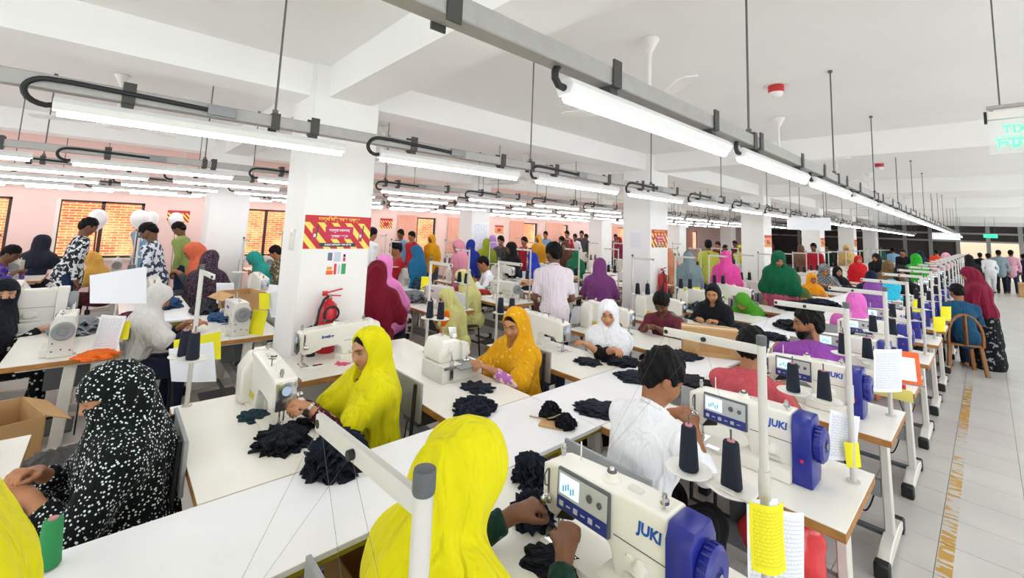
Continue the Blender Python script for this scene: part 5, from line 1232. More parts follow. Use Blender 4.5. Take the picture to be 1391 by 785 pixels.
person('person with black hair in a teal top on the brown plastic chair', (0, 0), 20, c_teal, c_navy, None, at=(1300, 397), fix=('y', 9.9), seed=41, lod=1, fem=False, lean=0.25, head_pitch=0.5, skin=SK2, sleeve=1.0)
for i, (px, py, top, low, lab, s_, fem) in enumerate(((1342, 351, C('white_suit', '#d9dadb'), C('white_suit', '#d9dadb'), 'man in an all-white suit standing far down the aisle', 1.0, False), (1356, 347, c_grey, c_black, 'man in a grey shirt and black trousers standing far down the aisle', 1.04, False), (1373, 347, C('shirt_palepink', '#d5a0b0'), c_jean, 'man in a pale pink shirt and jeans standing far down the aisle', 1.04, False), (1390, 352, c_navy, c_jean, 'person in navy standing by the cardboard boxes far down the aisle', 1.0, False), (1331, 350, c_black, c_black, 'person in black standing beside the white suit far down the aisle', 1.0, False))):
    person(lab, (0, 0), (20, 10, -10, 30, 5)[i], top, low, None, at=(px, py-3), fix=('y', 27.0+i*0.4), key='far_man', lod=2, pose='stand', fem=False, s=s_, skin=SK3, head_pitch=0.2)
# ---- left of the columns, behind
person('woman in an all-black veil and dotted black dress seated at the off-white machine', (0, 0), -6, C('black_spots', '#101214', 'dots', '#c9cccc', 22, thresh=0.25), None, ('niqab', C('veil_navy', '#12161f')), at=(6, 398), lod=0, hemz=0.12, head_yaw=-1.25, head_pitch=0.1, skin='#c09070', seed=50, lean=0.12, lids=0.2)
person('woman in an ivory scarf and navy dress reaching to her machine', (0, 0), 2, c_navy, None, ('wrap', c_offw), at=(215, 405), lod=0, hemz=0.1, head_pitch=0.55, head_yaw=-0.25, lean=0.28, skin='#a87350', seed=51, arm_cover=0.75, sleeve=1.5, lhand=(-0.05, 0.46, 0.84), rhand=(0.16, 0.48, 0.84), cape=0.03, fold=0.010)
person('woman in a tan scarf and dark maroon dress with bowed head', (0, 0), 150, c_dkmar, None, ('wrap', c_tan), at=(125, 353), lod=1, hemz=0.22, head_pitch=0.7, lean=0.3, skin=SK2, seed=52)
person('man in a black and white printed shirt standing by the window', (0, 0), 10, c_bwprint, c_jean, None, at=(120, 308), lod=1, pose='stand', fem=False, s=1.1, head_pitch=0.5, skin=SK3, seed=53)
person('man in a light blue shirt standing by the window', (0, 0), 200, c_sky, c_jean, None, at=(188, 302), lod=1, pose='stand', fem=False, s=1.13, head_pitch=0.4, skin=SK3, seed=54)
person('man in a blue and white printed shirt bent over a machine', (0, 0), 160, c_bwprint2, c_jean, None, at=(202, 315), lod=1, pose='stand', fem=False, s=1.08, head_pitch=0.8, lean=0.15, skin=SK3, seed=55)
person('man in a moss green shirt with bowed head by the pink wall', (0, 0), 150, c_gshirt, c_jean, None, at=(243, 311), lod=1, pose='stand', fem=False, s=1.08, head_pitch=0.8, skin=SK3, seed=56)
person('woman in a coral scarf bent beside the moss green shirt', (0, 0), 180, c_dark, None, ('khimar', c_coral), at=(262, 342), fix=('x', -8.85), lod=1, lean=0.35, head_pitch=0.6, hemz=0.2, seed=57, skin=SK2, s=1.12)
person('woman in a plum dotted scarf seen from behind before the white column', (0, 0), 60, c_plum, None, ('khimar', c_plum), at=(286, 353), fix=('x', -7.75), lod=1, hemz=0.0, head_pitch=0.3, seed=58, skin=SK2, s=1.08)
person('man in a purple tie-dye shirt bent over his machine', (0, 0), -20, c_purp2, None, None, at=(15, 345), lod=1, fem=False, lean=0.4, head_pitch=0.6, seed=59, skin=SK3, s=1.1)
person('woman in a dark navy scarf looking towards the window', (0, 0), 60, c_navy, None, ('wrap', C('scarf_inknavy', '#20222e')), at=(58, 330), lod=1, seed=60, skin=SK2, head_pitch=0.1, s=1.16)
person('woman in an olive print dress with dark hair beside the fire sign column', (0, 0), 150, c_oliveprint, None, None, at=(374, 343), fix=('x', -7.9), lod=1, pose='stand', seed=61, skin=SK2, head_pitch=0.6, s=0.86, hairvol=0.02)
person('person in a turquoise top seated behind the olive print dress', (0, 0), 170, C('top_turquoise', '#2a9a8e'), None, ('wrap', C('top_turquoise', '#2a9a8e')), at=(345, 352), lod=1, seed=62, skin=SK2, head_pitch=0.8, lean=0.5, s=1.1)
# ---- middle, behind the columns
mid = [  # pixel, kind, colours, facing, label, pose, scale
    (512, 372, 'khimar', C('scarf_crimson', '#7a1028'), 60, 'woman in a crimson scarf with her back to the fire sign column', 'sit', 1.05), (522, 362, 'wrap', C('scarf_candypink', '#ef8ccf'), 40, 'woman in a candy pink scarf behind the crimson scarf', 'sit', 1.12),
    (537, 338, None, c_red2, 170, 'man in a red shirt seated behind the candy pink scarf', 'sit', 1.25), (565, 342, 'khimar', c_tealsc, 120, 'woman in a teal blue scarf with bowed head', 'stand', 0.92), (506, 318, None, c_white, 10, 'man in a white shirt standing behind the fire sign column', 'stand', 1.05),
    (544, 318, None, c_sky, 200, 'man in a grey-blue shirt standing by the pale window', 'stand', 1.06), (559, 321, None, c_red2, 190, 'man in a red shirt standing by the pale window', 'stand', 1.04), (586, 325, 'wrap', C('scarf_amber', '#e0a01c'), 200, 'woman in an amber scarf facing the window column', 'stand', 1.0),
    (622, 335, 'khimar', c_pinkprint, 170, 'woman in a pink and white printed scarf standing', 'stand', 0.97), (640, 333, 'khimar', c_bluesc, 30, 'woman in a navy blue scarf with her back turned', 'stand', 0.99), (661, 331, 'khimar', c_oliveg, 60, 'woman in an olive green scarf standing', 'stand', 1.0), (669, 326, 'wrap', c_lilac, 60, 'woman in a lilac scarf behind the olive green scarf', 'stand', 1.02),
    (680, 327, None, c_dark, 190, 'man in a charcoal jacket standing beside the olive green scarf', 'stand', 1.05), (694, 338, 'wrap', c_black, 170, 'woman in a black scarf seated beside the charcoal jacket', 'sit', 1.25), (712, 328, None, c_red2, 185, 'man in a red shirt standing behind the royal blue scarf', 'stand', 1.05), (722, 350, 'khimar', c_royal, 120, 'woman in a royal blue scarf bent over her table', 'stand', 0.86),
    (656, 358, None, c_white, 150, 'man in a white shirt bent over his machine with his chin low', 'sit', 1.18), (627, 378, 'khimar', c_cream, 150, 'woman in a cream scarf bent over her machine', 'sit', 1.05), (606, 405, 'khimar', C('scarf_paleyellow', '#dcd88c'), 160, 'woman in a pale yellow scarf bent low beside the orange cloth', 'sit', 0.9), (731, 325, 'wrap', C('scarf_ochre', '#d89a2a'), 190, 'woman in an ochre scarf far behind the striped shirt', 'stand', 1.04),
    (741, 319, None, c_sky, 200, 'man in a pale blue shirt far behind the striped shirt', 'stand', 1.06), (763, 327, None, c_dark, 170, 'man in dark clothes behind the striped shirt', 'stand', 1.04), (768, 334, 'wrap', C('scarf_brown', '#5a3a2c'), 190, 'woman in a brown scarf behind the striped shirt', 'stand', 1.0), (781, 322, None, c_white, 190, 'man in a white shirt far off by the pink windows', 'stand', 1.05),
    (790, 318, None, c_dark, 200, 'man in a dark shirt far off by the white column', 'stand', 1.06), (796, 322, None, c_black, 180, 'man in black far off by the white column', 'stand', 1.05), (770, 318, None, c_red2, 180, 'man in a red shirt far off by the pink windows', 'stand', 1.06), (783, 345, 'wrap', C('scarf_forest', '#1f6a48'), 20, 'woman in a forest green top behind the striped shirt', 'stand', 0.9),
    (815, 362, 'khimar', C('dress_mauve', '#7a3f78'), 30, 'woman in a mauve scarf seated before the second column', 'sit', 1.15), (836, 322, None, C('shirt_dustyrose', '#a86a6a'), 190, 'person in a dusty rose shirt beside the second column', 'stand', 1.05), (841, 326, 'wrap', C('scarf_darkrose', '#8a2a44'), 180, 'woman in a dark rose scarf beside the second column', 'stand', 1.03), (908, 345, 'khimar', C('scarf_rust', '#c2562a', 'bands', '#e8c2a0', 30), 60, 'woman in a rust striped scarf beside the second fire sign', 'stand', 0.95),
    (975, 333, None, C('shirt_darkred', '#6a1f26'), 170, 'man in a dark red shirt behind the pink scarf', 'stand', 1.04), (998, 331, None, C('shirt_wine', '#5a1f2c'), 150, 'man in a wine shirt behind the pink scarf', 'stand', 1.05), (1006, 338, 'wrap', C('scarf_lemon', '#cfc43a'), 190, 'woman in a lemon scarf behind the blue shirt', 'stand', 1.0), (985, 338, None, c_dark, 190, 'man in charcoal behind the pink scarf', 'stand', 1.0),
    (1046, 328, 'wrap', C('scarf_magenta', '#d8468a'), 190, 'woman in a magenta scarf behind the green scarf', 'stand', 1.05), (1088, 338, 'khimar', C('scarf_umber', '#7a5a48'), 190, 'woman in an umber scarf before the fourth column', 'stand', 1.03), (1122, 335, None, C('shirt_bottlegreen', '#1f4a3e'), 180, 'man in a bottle green shirt and cap by the fourth column', 'stand', 1.05), (1213, 340, None, c_sky, 20, 'man in a pale blue shirt among the far stands', 'stand', 1.03),
    (1226, 343, None, c_black, 170, 'man in black among the far stands', 'stand', 1.02), (1244, 352, 'khimar', c_grn2, 20, 'woman in a bright green scarf far down the aisle row', 'sit', 1.28), (1272, 343, None, c_redor, 10, 'man in a red-orange shirt far down the aisle row', 'stand', 1.03), (1250, 345, 'khimar', c_navy, 10, 'woman in navy beside the bright green scarf', 'stand', 1.0), (1225, 372, 'wrap', c_black, 190, 'woman in black bent over the infeed table far down', 'sit', 1.2),
    (1285, 350, 'wrap', C('scarf_palepink', '#d59ab0'), 0, 'woman in a pale pink scarf far down the aisle row', 'sit', 1.3), (1316, 352, 'wrap', c_black, 20, 'woman in a black scarf standing behind the wine red scarf', 'stand', 1.0), (1207, 362, 'khimar', C('scarf_camo', '#6a5a3a', 'blotch', '#b86a3a', 20), 200, 'woman in a brown and orange printed scarf at the infeed table', 'sit', 1.25),
    (1196, 338, 'wrap', C('scarf_teal2', '#3a6a5a'), 190, 'woman in a dusty green scarf far down the row before the columns', 'stand', 1.0), (1105, 336, None, c_red2, 180, 'man in a red shirt between the third and fourth columns', 'stand', 1.04), (1150, 338, 'wrap', C('scarf_wheat', '#c9a86a'), 190, 'woman in a wheat scarf behind the red scarf', 'stand', 1.02), (1140, 334, None, c_dark, 20, 'man in charcoal by the fifth column', 'stand', 1.05),
]
for i, (px, py, kind, cm, dg, lab, ps, s_) in enumerate(mid):
    FX = {47: ('y', 13.8), 49: ('y', 16.2), 50: ('y', 18.6), 16: ('y', 5.2), 17: ('y', 4.0), 0: ('x', -4.8), 1: ('x', -5.3), 10: ('x', -8.1), 11: ('x', -8.9), 37: ('y', 17.4), 12: ('x', -8.2), 13: ('x', -7.4), 14: ('x', -8.3), 8: ('x', -6.8), 9: ('x', -7.7), 4: ('x', -8.4)}
    near = i in (0, 3, 8, 10, 15, 16, 17, 18)
    k = None if near else '%s_%s_%d' % (ps, kind or ('man' if kind is None else ''), i % 2)
    person(lab, (0, 0), dg, cm, c_jean if kind is None else c_dark, (kind, cm) if kind else None, at=(px, py), fix=FX.get(i), key=k, lod=1 if near else 2, pose=ps, fem=kind is not None, s=s_, skin=(SK2, SK3)[i % 2], head_pitch=0.5 if near else 0.3, lean=(0.35 if ps == 'sit' else 0.12) if near else 0.15, hemz=0.08, seed=70+i)
# ================================================================== things on tables, columns and walls
def P2(px, py, z=TT): p = atz(px, py, z); return (float(p[0]), float(p[1]), z)
c_teald = C('fabric_deepteal', '#123440', fold=0.5, fscale=14); c_dknavy = C('fabric_darknavy', '#10141d', fold=0.55, fscale=16)
# ---- bundles of cut pieces
fabric_bundle('flat fanned bundle of navy cut pieces beside the white machine', P2(381, 604), 0.115, 0.085, 9, 1, c_dknavy, 1.15, 0.4, spike=0.45)
fabric_bundle('tall ruffled bundle of navy cut pieces on the infeed table edge', P2(454, 634), 0.125, 0.17, 13, 2, M_NAVY, 1.0, 0.8, spike=0.40)
fabric_bundle('deep teal cut piece lying by the motor of the white machine', P2(346, 566), 0.09, 0.015, 2, 3, c_teald, 1.3, 0.3, spike=0.2)
fabric_bundle('navy pointed scrap between the hands of the woman with the wristwatch', P2(412, 578, TT), 0.055, 0.03, 3, 4, c_dknavy, 1.5, 0.5, spike=0.5)
fabric_bundle('tall spiky bundle of navy pieces on the infeed table', P2(634, 604), 0.10, 0.19, 14, 5, M_NAVY, 1.0, 1.0, spike=0.42)
fabric_bundle('folded navy bundle at the edge of the overlock table', P2(645, 557), 0.10, 0.08, 6, 6, M_NAVY, 1.25, 0.5, spike=0.3)
fabric_bundle('loose navy scraps in front of the overlock machine', P2(650, 528), 0.10, 0.03, 3, 7, M_NAVY, 1.2, 0.2, spike=0.35)
fabric_bundle('rolled dark bundle tied with twine on the infeed table', P2(748, 566), 0.062, 0.09, 8, 8, c_dknavy, 1.0, 0.5, spike=0.2)
fabric_bundle('rolled dark bundle tied with twine beside its twin', P2(768, 580), 0.060, 0.08, 8, 9, c_dknavy, 1.0, 0.9, spike=0.2)
fabric_bundle('flat spread of navy cloth behind the white shirt', P2(815, 558), 0.135, 0.035, 3, 10, M_NAVY, 1.2, 0.6, spike=0.3)
MB().box((0, 0, 0.004), (0.16, 0.09, 0.006), 0.5).build('cardboard_scrap', M_CARD, None, P2(752, 578)); tag(bpy.data.objects['cardboard_scrap'], 'small flat cardboard scrap under the tied bundles', 'cardboard')
tw = MB(); tw.tube([(-0.14, -0.06, 0.006), (-0.05, -0.02, 0.008), (0.0, 0.0, 0.03), (0.03, 0.02, 0.05), (0.06, 0.05, 0.012), (0.10, 0.10, 0.008)], 0.004, 6)
tag(tw.build('twine', M_RIBBON, None, P2(752, 574)), 'strip of beige twine across the tied bundles', 'twine')
fabric_bundle('navy ruffled bundle on the table left of the nearest blue-motor machine', P2(722, 652), 0.085, 0.12, 8, 11, M_NAVY, 1.0, 0.2, spike=0.4)
fabric_bundle('navy denim bundle pushed against the nearest blue-motor machine', P2(724, 704), 0.085, 0.10, 7, 12, M_NAVY, 1.0, 1.2, spike=0.35)
fabric_bundle('black piece under the hands of the woman seen from behind', P2(750, 765), 0.085, 0.02, 3, 13, c_dknavy, 1.3, 0.4, spike=0.3)
for i, (px, py, r, h, lb) in enumerate(((797, 492, 0.11, 0.025, 'dark flat piece before the white-scarf woman'), (843, 492, 0.15, 0.05, 'folded black cloth under the hands of the white-scarf woman'), (868, 513, 0.15, 0.03, 'dark folded cloth on the infeed table before the white shirt'), (935, 520, 0.17, 0.03, 'navy cloth spread beside the head of the white-shirt man'), (925, 483, 0.16, 0.03, 'dark cloth sheet lying against the cardboard box'), (1078, 446, 0.22, 0.10, 'large black heap of cloth behind the salmon shirt'), (1050, 460, 0.14, 0.07, 'black heap of cloth beside the salmon shirt'), (1085, 421, 0.30, 0.14, 'large navy heap of cloth before the green scarf'), (1115, 416, 0.26, 0.13, 'navy heap of cloth next to the orange scarf'), (1150, 395, 0.30, 0.12, 'dark heap of cloth on the far infeed table'), (1010, 447, 0.14, 0.06, 'dark folded cloth behind the box'), (955, 552, 0.07, 0.04, 'navy round scrap beside the machine of the white-shirt man'))):
    fabric_bundle(lb, P2(px, py), r, h, 6, 40+i, (M_NAVY, c_dknavy)[i % 2], 1.1, 0.4*i, spike=0.3)
fabric_bundle('peach cloth heap beside the bearded man', P2(1080, 478), 0.13, 0.10, 6, 60, C('fabric_peach', '#e59a8a'), 1.1, 0.3, spike=0.2)
fabric_bundle('pink scrap under the presser foot on the crosswise table', P2(464, 494), 0.05, 0.012, 2, 61, C('fabric_pink', '#e86a8c'), 1.3, 0.3, spike=0.4)
fabric_bundle('bright orange cut pieces on the table edge by the instruction sheet', P2(133, 483), 0.15, 0.035, 4, 62, C('fabric_orange', '#ef6f1d'), 0.8, 1.5, spike=0.35)
fabric_bundle('pile of grey knitted offcuts in a carton below the dotted veil', (-3.62, -0.10, 0.36), 0.20, 0.20, 10, 63, C('fabric_greyknit', '#5f5e5c'), 1.0, 0.4, spike=0.4)
for i, (px, py, r, cm, lb) in enumerate(((-5.72, VY(2)-0.05, 0.2, C('fabric_greycloth', '#7f8488'), 'grey cloth heap behind the near off-white machine'), (-5.70, VY(1)+0.1, 0.2, C('fabric_blackwhite', '#33363a', 'bands', '#d9d9d9', 40), 'black and white striped cloth heap'), (-6.2, 6.3, 0.22, C('fabric_peachpile', '#dfae84'), 'peach cloth heap behind the striped shirt'), (-6.8, VY(3)-0.5, 0.16, C('fabric_charcoal', '#3a3c40'), 'charcoal cloth heap by the white shirt'), (-6.2, 7.5, 0.22, C('fabric_beige', '#c9b48a'), 'beige cloth heap before the second column'), (-3.0, UY(5), 0.16, C('fabric_bluegrey', '#4a5a66'), 'blue-grey stack of folded cloth behind the second column'))):
    fabric_bundle(lb, (px, py, TT), r, 0.16, 7, 80+i, cm, 1.2, i, spike=0.25)
# orange cloth hanging from the machine bench
oc = Shape(); oc.cone((0, 0, 0.20), (0, 0.0, -0.12), 0.045, 0.085, 0.03); oc.disp = lambda P: 0.012*np.sin(9*np.arctan2(P[:, 0], P[:, 1]))*sstep(0.2-P[:, 2], 0, 0.25)
oc.cut(lambda P: np.abs(P[:, 1])-0.03, 0.02)
oo = link('hanging_cloth', raw_mesh('hanging_cloth', [polygonise(oc, 0.012)], [C('fabric_orange2', '#f07a12')]), None, (-4.50, 3.10, 0.62), 1.0); tag(oo, 'bright orange cloth hanging at the end of a plywood-edged table', 'cloth')
# cardboard box on the infeed table
bx = thing('cardboard_box', 'taped brown cardboard box standing on the infeed table', 'box', (-1.855, 4.345, TT), 0.51)
MB().span((-0.25, -0.12, 0.0), (0.25, 0.12, 0.24)).build('carton', M_CARD, bx, bevel=0.004, seg=1)
for sy_ in (-1, 1): MB().span((-0.252, 0.003*sy_, 0.2405), (0.252, 0.119*sy_, 0.244)).build('flap', M_CARD, bx, smooth=False)
MB().span((-0.2515, -0.03, 0.2445), (0.2515, 0.03, 0.2455)).span((-0.2515, -0.03, 0.14), (-0.2505, 0.03, 0.245)).build('tape', M_TAPE, bx, smooth=False)
MB().span((-0.10, -0.1215, 0.04), (0.16, -0.1205, 0.16)).build('print_patch', mat('carton_print', '#b58a58', 0.85), bx, smooth=False)
MB().lathe([(0.05, -0.2516), (0.05, -0.2508)], (0, -0.06, 0.12), 'X', 16).build('blue_mark', mat('mark_blue', '#3f7fc4', 0.6), bx)
for i, (x, y, z, sx_, sy_, sz_, rz, lb) in enumerate(((-3.62, -0.10, 0, 0.46, 0.36, 0.40, 0.1, 'open cardboard carton on the floor under the first machine row'), (-4.2, -0.45, 0, 0.5, 0.4, 0.62, 0.3, 'cardboard carton standing behind the dotted veil'), (-6.2, 1.25, TT, 0.42, 0.34, 0.22, 0.2, 'cardboard tray on the infeed table before the plum scarf'), (0.98, 26.3, 0, 0.5, 0.5, 0.55, 0.0, 'cardboard carton on the floor far down the aisle'), (-1.84, 1.10, 0.02, 0.45, 0.5, 0.45, 0.0, 'dark brown carton under the infeed table'), (-3.3, 2.65, 0, 0.5, 0.4, 0.5, 0.2, 'brown carton on the floor behind the mustard scarf'))):
    cbx = thing('cardboard_box', lb, 'box', (x, y, z), rz); t_ = 0.006
    q = MB(); q.span((-sx_/2, -sy_/2, 0), (sx_/2, sy_/2, t_)); q.span((-sx_/2, -sy_/2, 0), (-sx_/2+t_, sy_/2, sz_)); q.span((sx_/2-t_, -sy_/2, 0), (sx_/2, sy_/2, sz_)); q.span((-sx_/2, -sy_/2, 0), (sx_/2, -sy_/2+t_, sz_)); q.span((-sx_/2, sy_/2-t_, 0), (sx_/2, sy_/2, sz_))
    q.build('carton', M_CARD, cbx, smooth=False)
    for s in (-1, 1): MB().bar((0, s*sy_/2, sz_), (0, s*(sy_/2+0.12), sz_-0.06), sx_, 0.005).build('flap', M_CARD, cbx, smooth=False)
# ---- paper sheets and tags
def face_sheet(label, name, px0, py0, px1, py1, d0, mat_, cat='paper', bend=0.01, tilt=0.0, skew=0.0, curl=0.0):
    """sheet hung in space facing roughly the aisle: d0 = point (x, y) it hangs at; size from pixels at that distance"""
    n = np.array([-_f[0], -_f[1], 0]); n /= np.linalg.norm(n); D = np.array([d0[0], d0[1], 0.0])
    def hit(px, py): r_ = ray(px, py); t = ((D-CAM)@n)/(r_@n); return CAM+r_*t
    pts = [hit(px0+skew, py1), hit(px1+skew, py1), hit(px1, py0+tilt), hit(px0, py0)]
    return sheet(name, label, cat, pts, mat_, bend, curl=curl)
face_sheet('printed instruction sheet clipped to the stand of the white-shirt man', 'instruction_sheet', 1128, 556, 1168, 556+68, (-0.60, 2.62), M_FORM, tilt=10, skew=-6)
face_sheet('yellow corner flag clipped under the instruction sheet', 'yellow_flag', 1146, 600, 1166, 634, (-0.57, 2.60), M_YELLOW, skew=4, cat='tag')
face_sheet('printed sheet clipped to the stand of the salmon-shirt man', 'instruction_sheet', 1187, 474, 1225, 532, (-0.46, 3.86), M_FORM)
face_sheet('long printed sheet hanging below the nearest thread stand', 'instruction_sheet', 1014, 676, 1056, 800, (-0.62, 1.66), M_FORM, skew=2)
face_sheet('long printed sheet hanging behind the yellow bundle card', 'instruction_sheet', 1052, 690, 1092, 800, (-0.55, 1.69), M_FORM, tilt=6)
face_sheet('yellow printed bundle card hooked on the nearest thread stand', 'bundle_card', 1018, 681, 1064, 766, (-0.45, 1.46), M_FORMY, 'tag', bend=0.022, skew=-2, curl=0.02)
face_sheet('large blank white sheet on a holder above the flat machine', 'instruction_sheet', 122, 374, 199, 412, (-5.05, 0.12), M_PAPER, tilt=-12, skew=0)
face_sheet('printed form leaning on the table edge with a yellow tab', 'instruction_sheet', 138, 427, 172, 474, (-4.88, 0.05), M_FORM, skew=-14, tilt=2)
face_sheet('yellow tab on the printed form', 'yellow_flag', 163, 436, 178, 461, (-4.84, 0.14), M_YELLOW, 'tag', skew=-4)
face_sheet('printed form hanging before the fire sign column', 'instruction_sheet', 362, 396, 384, 431, (-4.66, 1.18), M_FORM, skew=6, tilt=-4)
face_sheet('yellow card beside the printed form at the column', 'yellow_flag', 352, 398, 366, 420, (-4.68, 1.12), M_YELLOW, 'tag')
face_sheet('printed form with yellow header on the machine behind the ivory scarf', 'instruction_sheet', 294, 384, 318, 412, (-6.4, 1.2), M_FORM)
face_sheet('white card folder clipped to the stand behind the dotted veil', 'instruction_sheet', 229, 474, 290, 518, (-3.36, 0.46), M_PAPER, tilt=-10, skew=4)
face_sheet('yellow card folder behind the navy cones', 'yellow_flag', 236, 462, 300, 488, (-3.33, 0.50), M_YELLOW, 'tag', tilt=-12)
for i, (px, py, w_, h_, d_, lb) in enumerate(((1276, 440, 16, 20, (-0.46, 7.4), 'on the seventh thread stand'), (1232, 505, 12, 24, (-0.5, 5.05), 'behind the orange tablet'), (1196, 488, 18, 24, (-0.45, 6.2), 'on the sixth thread stand'), (1226, 452, 16, 22, (-0.45, 6.3), 'beside the sixth thread stand'), (1285, 425, 14, 18, (-0.42, 8.6), 'on the eighth thread stand'), (1248, 418, 16, 22, (-0.5, 8.62), 'hung before the bright green scarf'), (940, 400, 22, 20, (-3.2, 6.6), 'under the grey-green scarf'))):
    face_sheet('yellow bundle card %s' % lb, 'bundle_card', px-w_/2, py-h_/2, px+w_/2, py+h_/2, d_, M_YELLOW, 'tag', bend=0.02)
face_sheet('tall white board with a lime tab behind the mustard scarf', 'card_board', 780, 416, 800, 440, (-3.9, 3.9), M_PAPER, 'card', skew=-14)
# orange framed tablet on the fourth machine table
tp = thing('tablet', 'orange framed tablet with a bright screen on the fourth aisle table', 'tablet', (-0.515, 4.86, TT), 0.34)
R_ = Matrix.Rotation(-0.18, 3, 'X')
MB().box((0, 0, 0.125), (0.21, 0.022, 0.25), R=R_).build('frame', M_ORANGE, tp, bevel=0.008)
MB().box((-0.004, -0.0125, 0.118), (0.155, 0.002, 0.175), R=R_).build('screen', M_SCREEN, tp, smooth=False)
MB().box((-0.02, -0.0140, 0.075), (0.09, 0.001, 0.02), R=R_).build('screen_text', mat('screen_blue', '#3f8fd0', 0.4), tp, smooth=False)
MB().box((0, 0.03, 0.004), (0.24, 0.14, 0.008)).build('stand_base', M_GREYP, tp, bevel=0.003)
yb = MB(); yb.span((-0.55, -0.005, -0.075), (0.16, 0.012, 0.012)); ybo = yb.build('edge_board', mat('board_yellow', '#e6d873', 0.5), None, (-0.60, 4.602, TT), bevel=0.006); tag(ybo, 'pale yellow edge board fixed along the fourth aisle table', 'board')
tag(MB().span((-0.035, -0.02, 0), (0.035, 0.02, 0.035)).build('marker_block', M_RED, None, (-0.52, 4.66, TT), bevel=0.004), 'small red block on the yellow edge board', 'block')
# red plastic bag under the second table
rb = Shape(); rb.ell((0, 0, 0.22), (0.17, 0.13, 0.22)); rb.disp = lambda P: 0.02*np.sin(24*P[:, 0]+11*P[:, 2])*np.sin(19*P[:, 1]+23*P[:, 2])
ro = link('plastic_bag', raw_mesh('plastic_bag', [polygonise(rb, 0.014)], [mat('bag_red', '#d8343a', 0.15)]), None, (-0.72, 2.45, 0.25)); tag(ro, 'shiny red plastic bag hung under the white-shirt man\'s table', 'plastic bag')
# green thread cone at the near end of the infeed table
cone.place('green and white thread cone on the near end of the infeed table', 'thread cone', (-2.07, -0.045, TT), 0, swap={'thread': mat('thread_green', '#2f8f56', 0.8)})
# wristwatch
wt = MB(); wt.lathe([(0.030, -0.010), (0.032, 0.0), (0.030, 0.010)], n=18)
# ---- fire extinguishers, signs and notices on the columns
def extinguisher(x, y, z, lb, sc=1.0):
    e = thing('fire_extinguisher', lb, 'extinguisher', (x, y, z)); e.scale = (sc, sc, sc)
    MB().lathe([(0.070, 0.0), (0.075, 0.015), (0.075, 0.40), (0.066, 0.445), (0.035, 0.475), (0.024, 0.48), (0.024, 0.505)], n=24).build('cylinder', M_EXT, e)
    MB().cyl((0, 0, 0.505), (0, 0, 0.535), 0.020, n=12).build('valve', M_CHROME, e)
    hd_ = MB(); hd_.bar((0, -0.05, 0.545), (0, 0.11, 0.575), 0.022, 0.012); hd_.bar((0, -0.03, 0.530), (0, 0.10, 0.515), 0.022, 0.010); hd_.span((-0.012, -0.06, 0.525), (0.012, -0.02, 0.565)); hd_.build('handle', M_EXT, e, bevel=0.003)
    hz = [(0.02, -0.02, 0.52), (0.05, -0.06, 0.50), (0.07, -0.10, 0.42), (0.075, -0.115, 0.32), (0.07, -0.12, 0.26)]
    MB().tube(hz, 0.011, 8).build('hose', M_BLACK, e); MB().cyl((0.07, -0.12, 0.27), (0.06, -0.15, -0.06), 0.022, 0.042, 14).build('horn', M_BLACK, e)
    rg = MB(); rg.tube([(0.078+0.004*math.sin(t), 0.0+0.062*math.cos(t), 0.38+0.062*math.sin(t)) for t in [2*math.pi*q/20 for q in range(21)]], 0.009, 8); rg.build('hose_loop', M_BLACK, e)
    MB().tube([(0.06, -0.12, 0.30), (0.06, -0.19, 0.28), (0.06, -0.20, 0.20), (0.06, -0.15, 0.19)], 0.007, 8).build('horn_handle', M_BLACK, e)
    MB().span((-0.04, -0.10, -0.015), (0.03, 0.09, 0.0)).build('bracket', M_DSTEEL, e, smooth=False)
extinguisher(-3.92, 1.46, 0.72, 'red fire extinguisher with black hose on the column under the large fire sign')
extinguisher(-3.92, 7.28, 0.72, 'red fire extinguisher with black hose on the second column')
M_SIGNY = mat('sign_yellow', '#efdf6a', 0.5); M_SIGNR = mat('sign_red', '#c8202c', 0.5); M_SIGNK = mat('sign_dark', '#2a3550', 0.5); M_SIGNW = mat('sign_white', '#f6eff0', 0.6); M_SIGNT = mat('sign_gold', '#f3d23a', 0.5); M_SIGNM = mat('sign_magenta', '#c81e50', 0.5)
FIRE1 = '\u0985\u0997\u09cd\u09a8\u09bf \u09a8\u09bf\u09b0\u09cd\u09ac\u09be\u09aa\u0995 \u09af\u09a8\u09cd\u09a4\u09cd\u09b0'
FIRE2 = ('\u0986\u0997\u09c1\u09a8 \u09b2\u09be\u0997\u09b2\u09c7', '\u09ac\u09cd\u09af\u09ac\u09b9\u09be\u09b0 \u0995\u09b0\u09c1\u09a8', '\u098f\u0996\u09be\u09a8\u09c7 \u09ae\u09be\u09b2\u09be\u09ae\u09be\u09b2 \u09b0\u09be\u0996\u09ac\u09c7\u09a8 \u09a8\u09be')
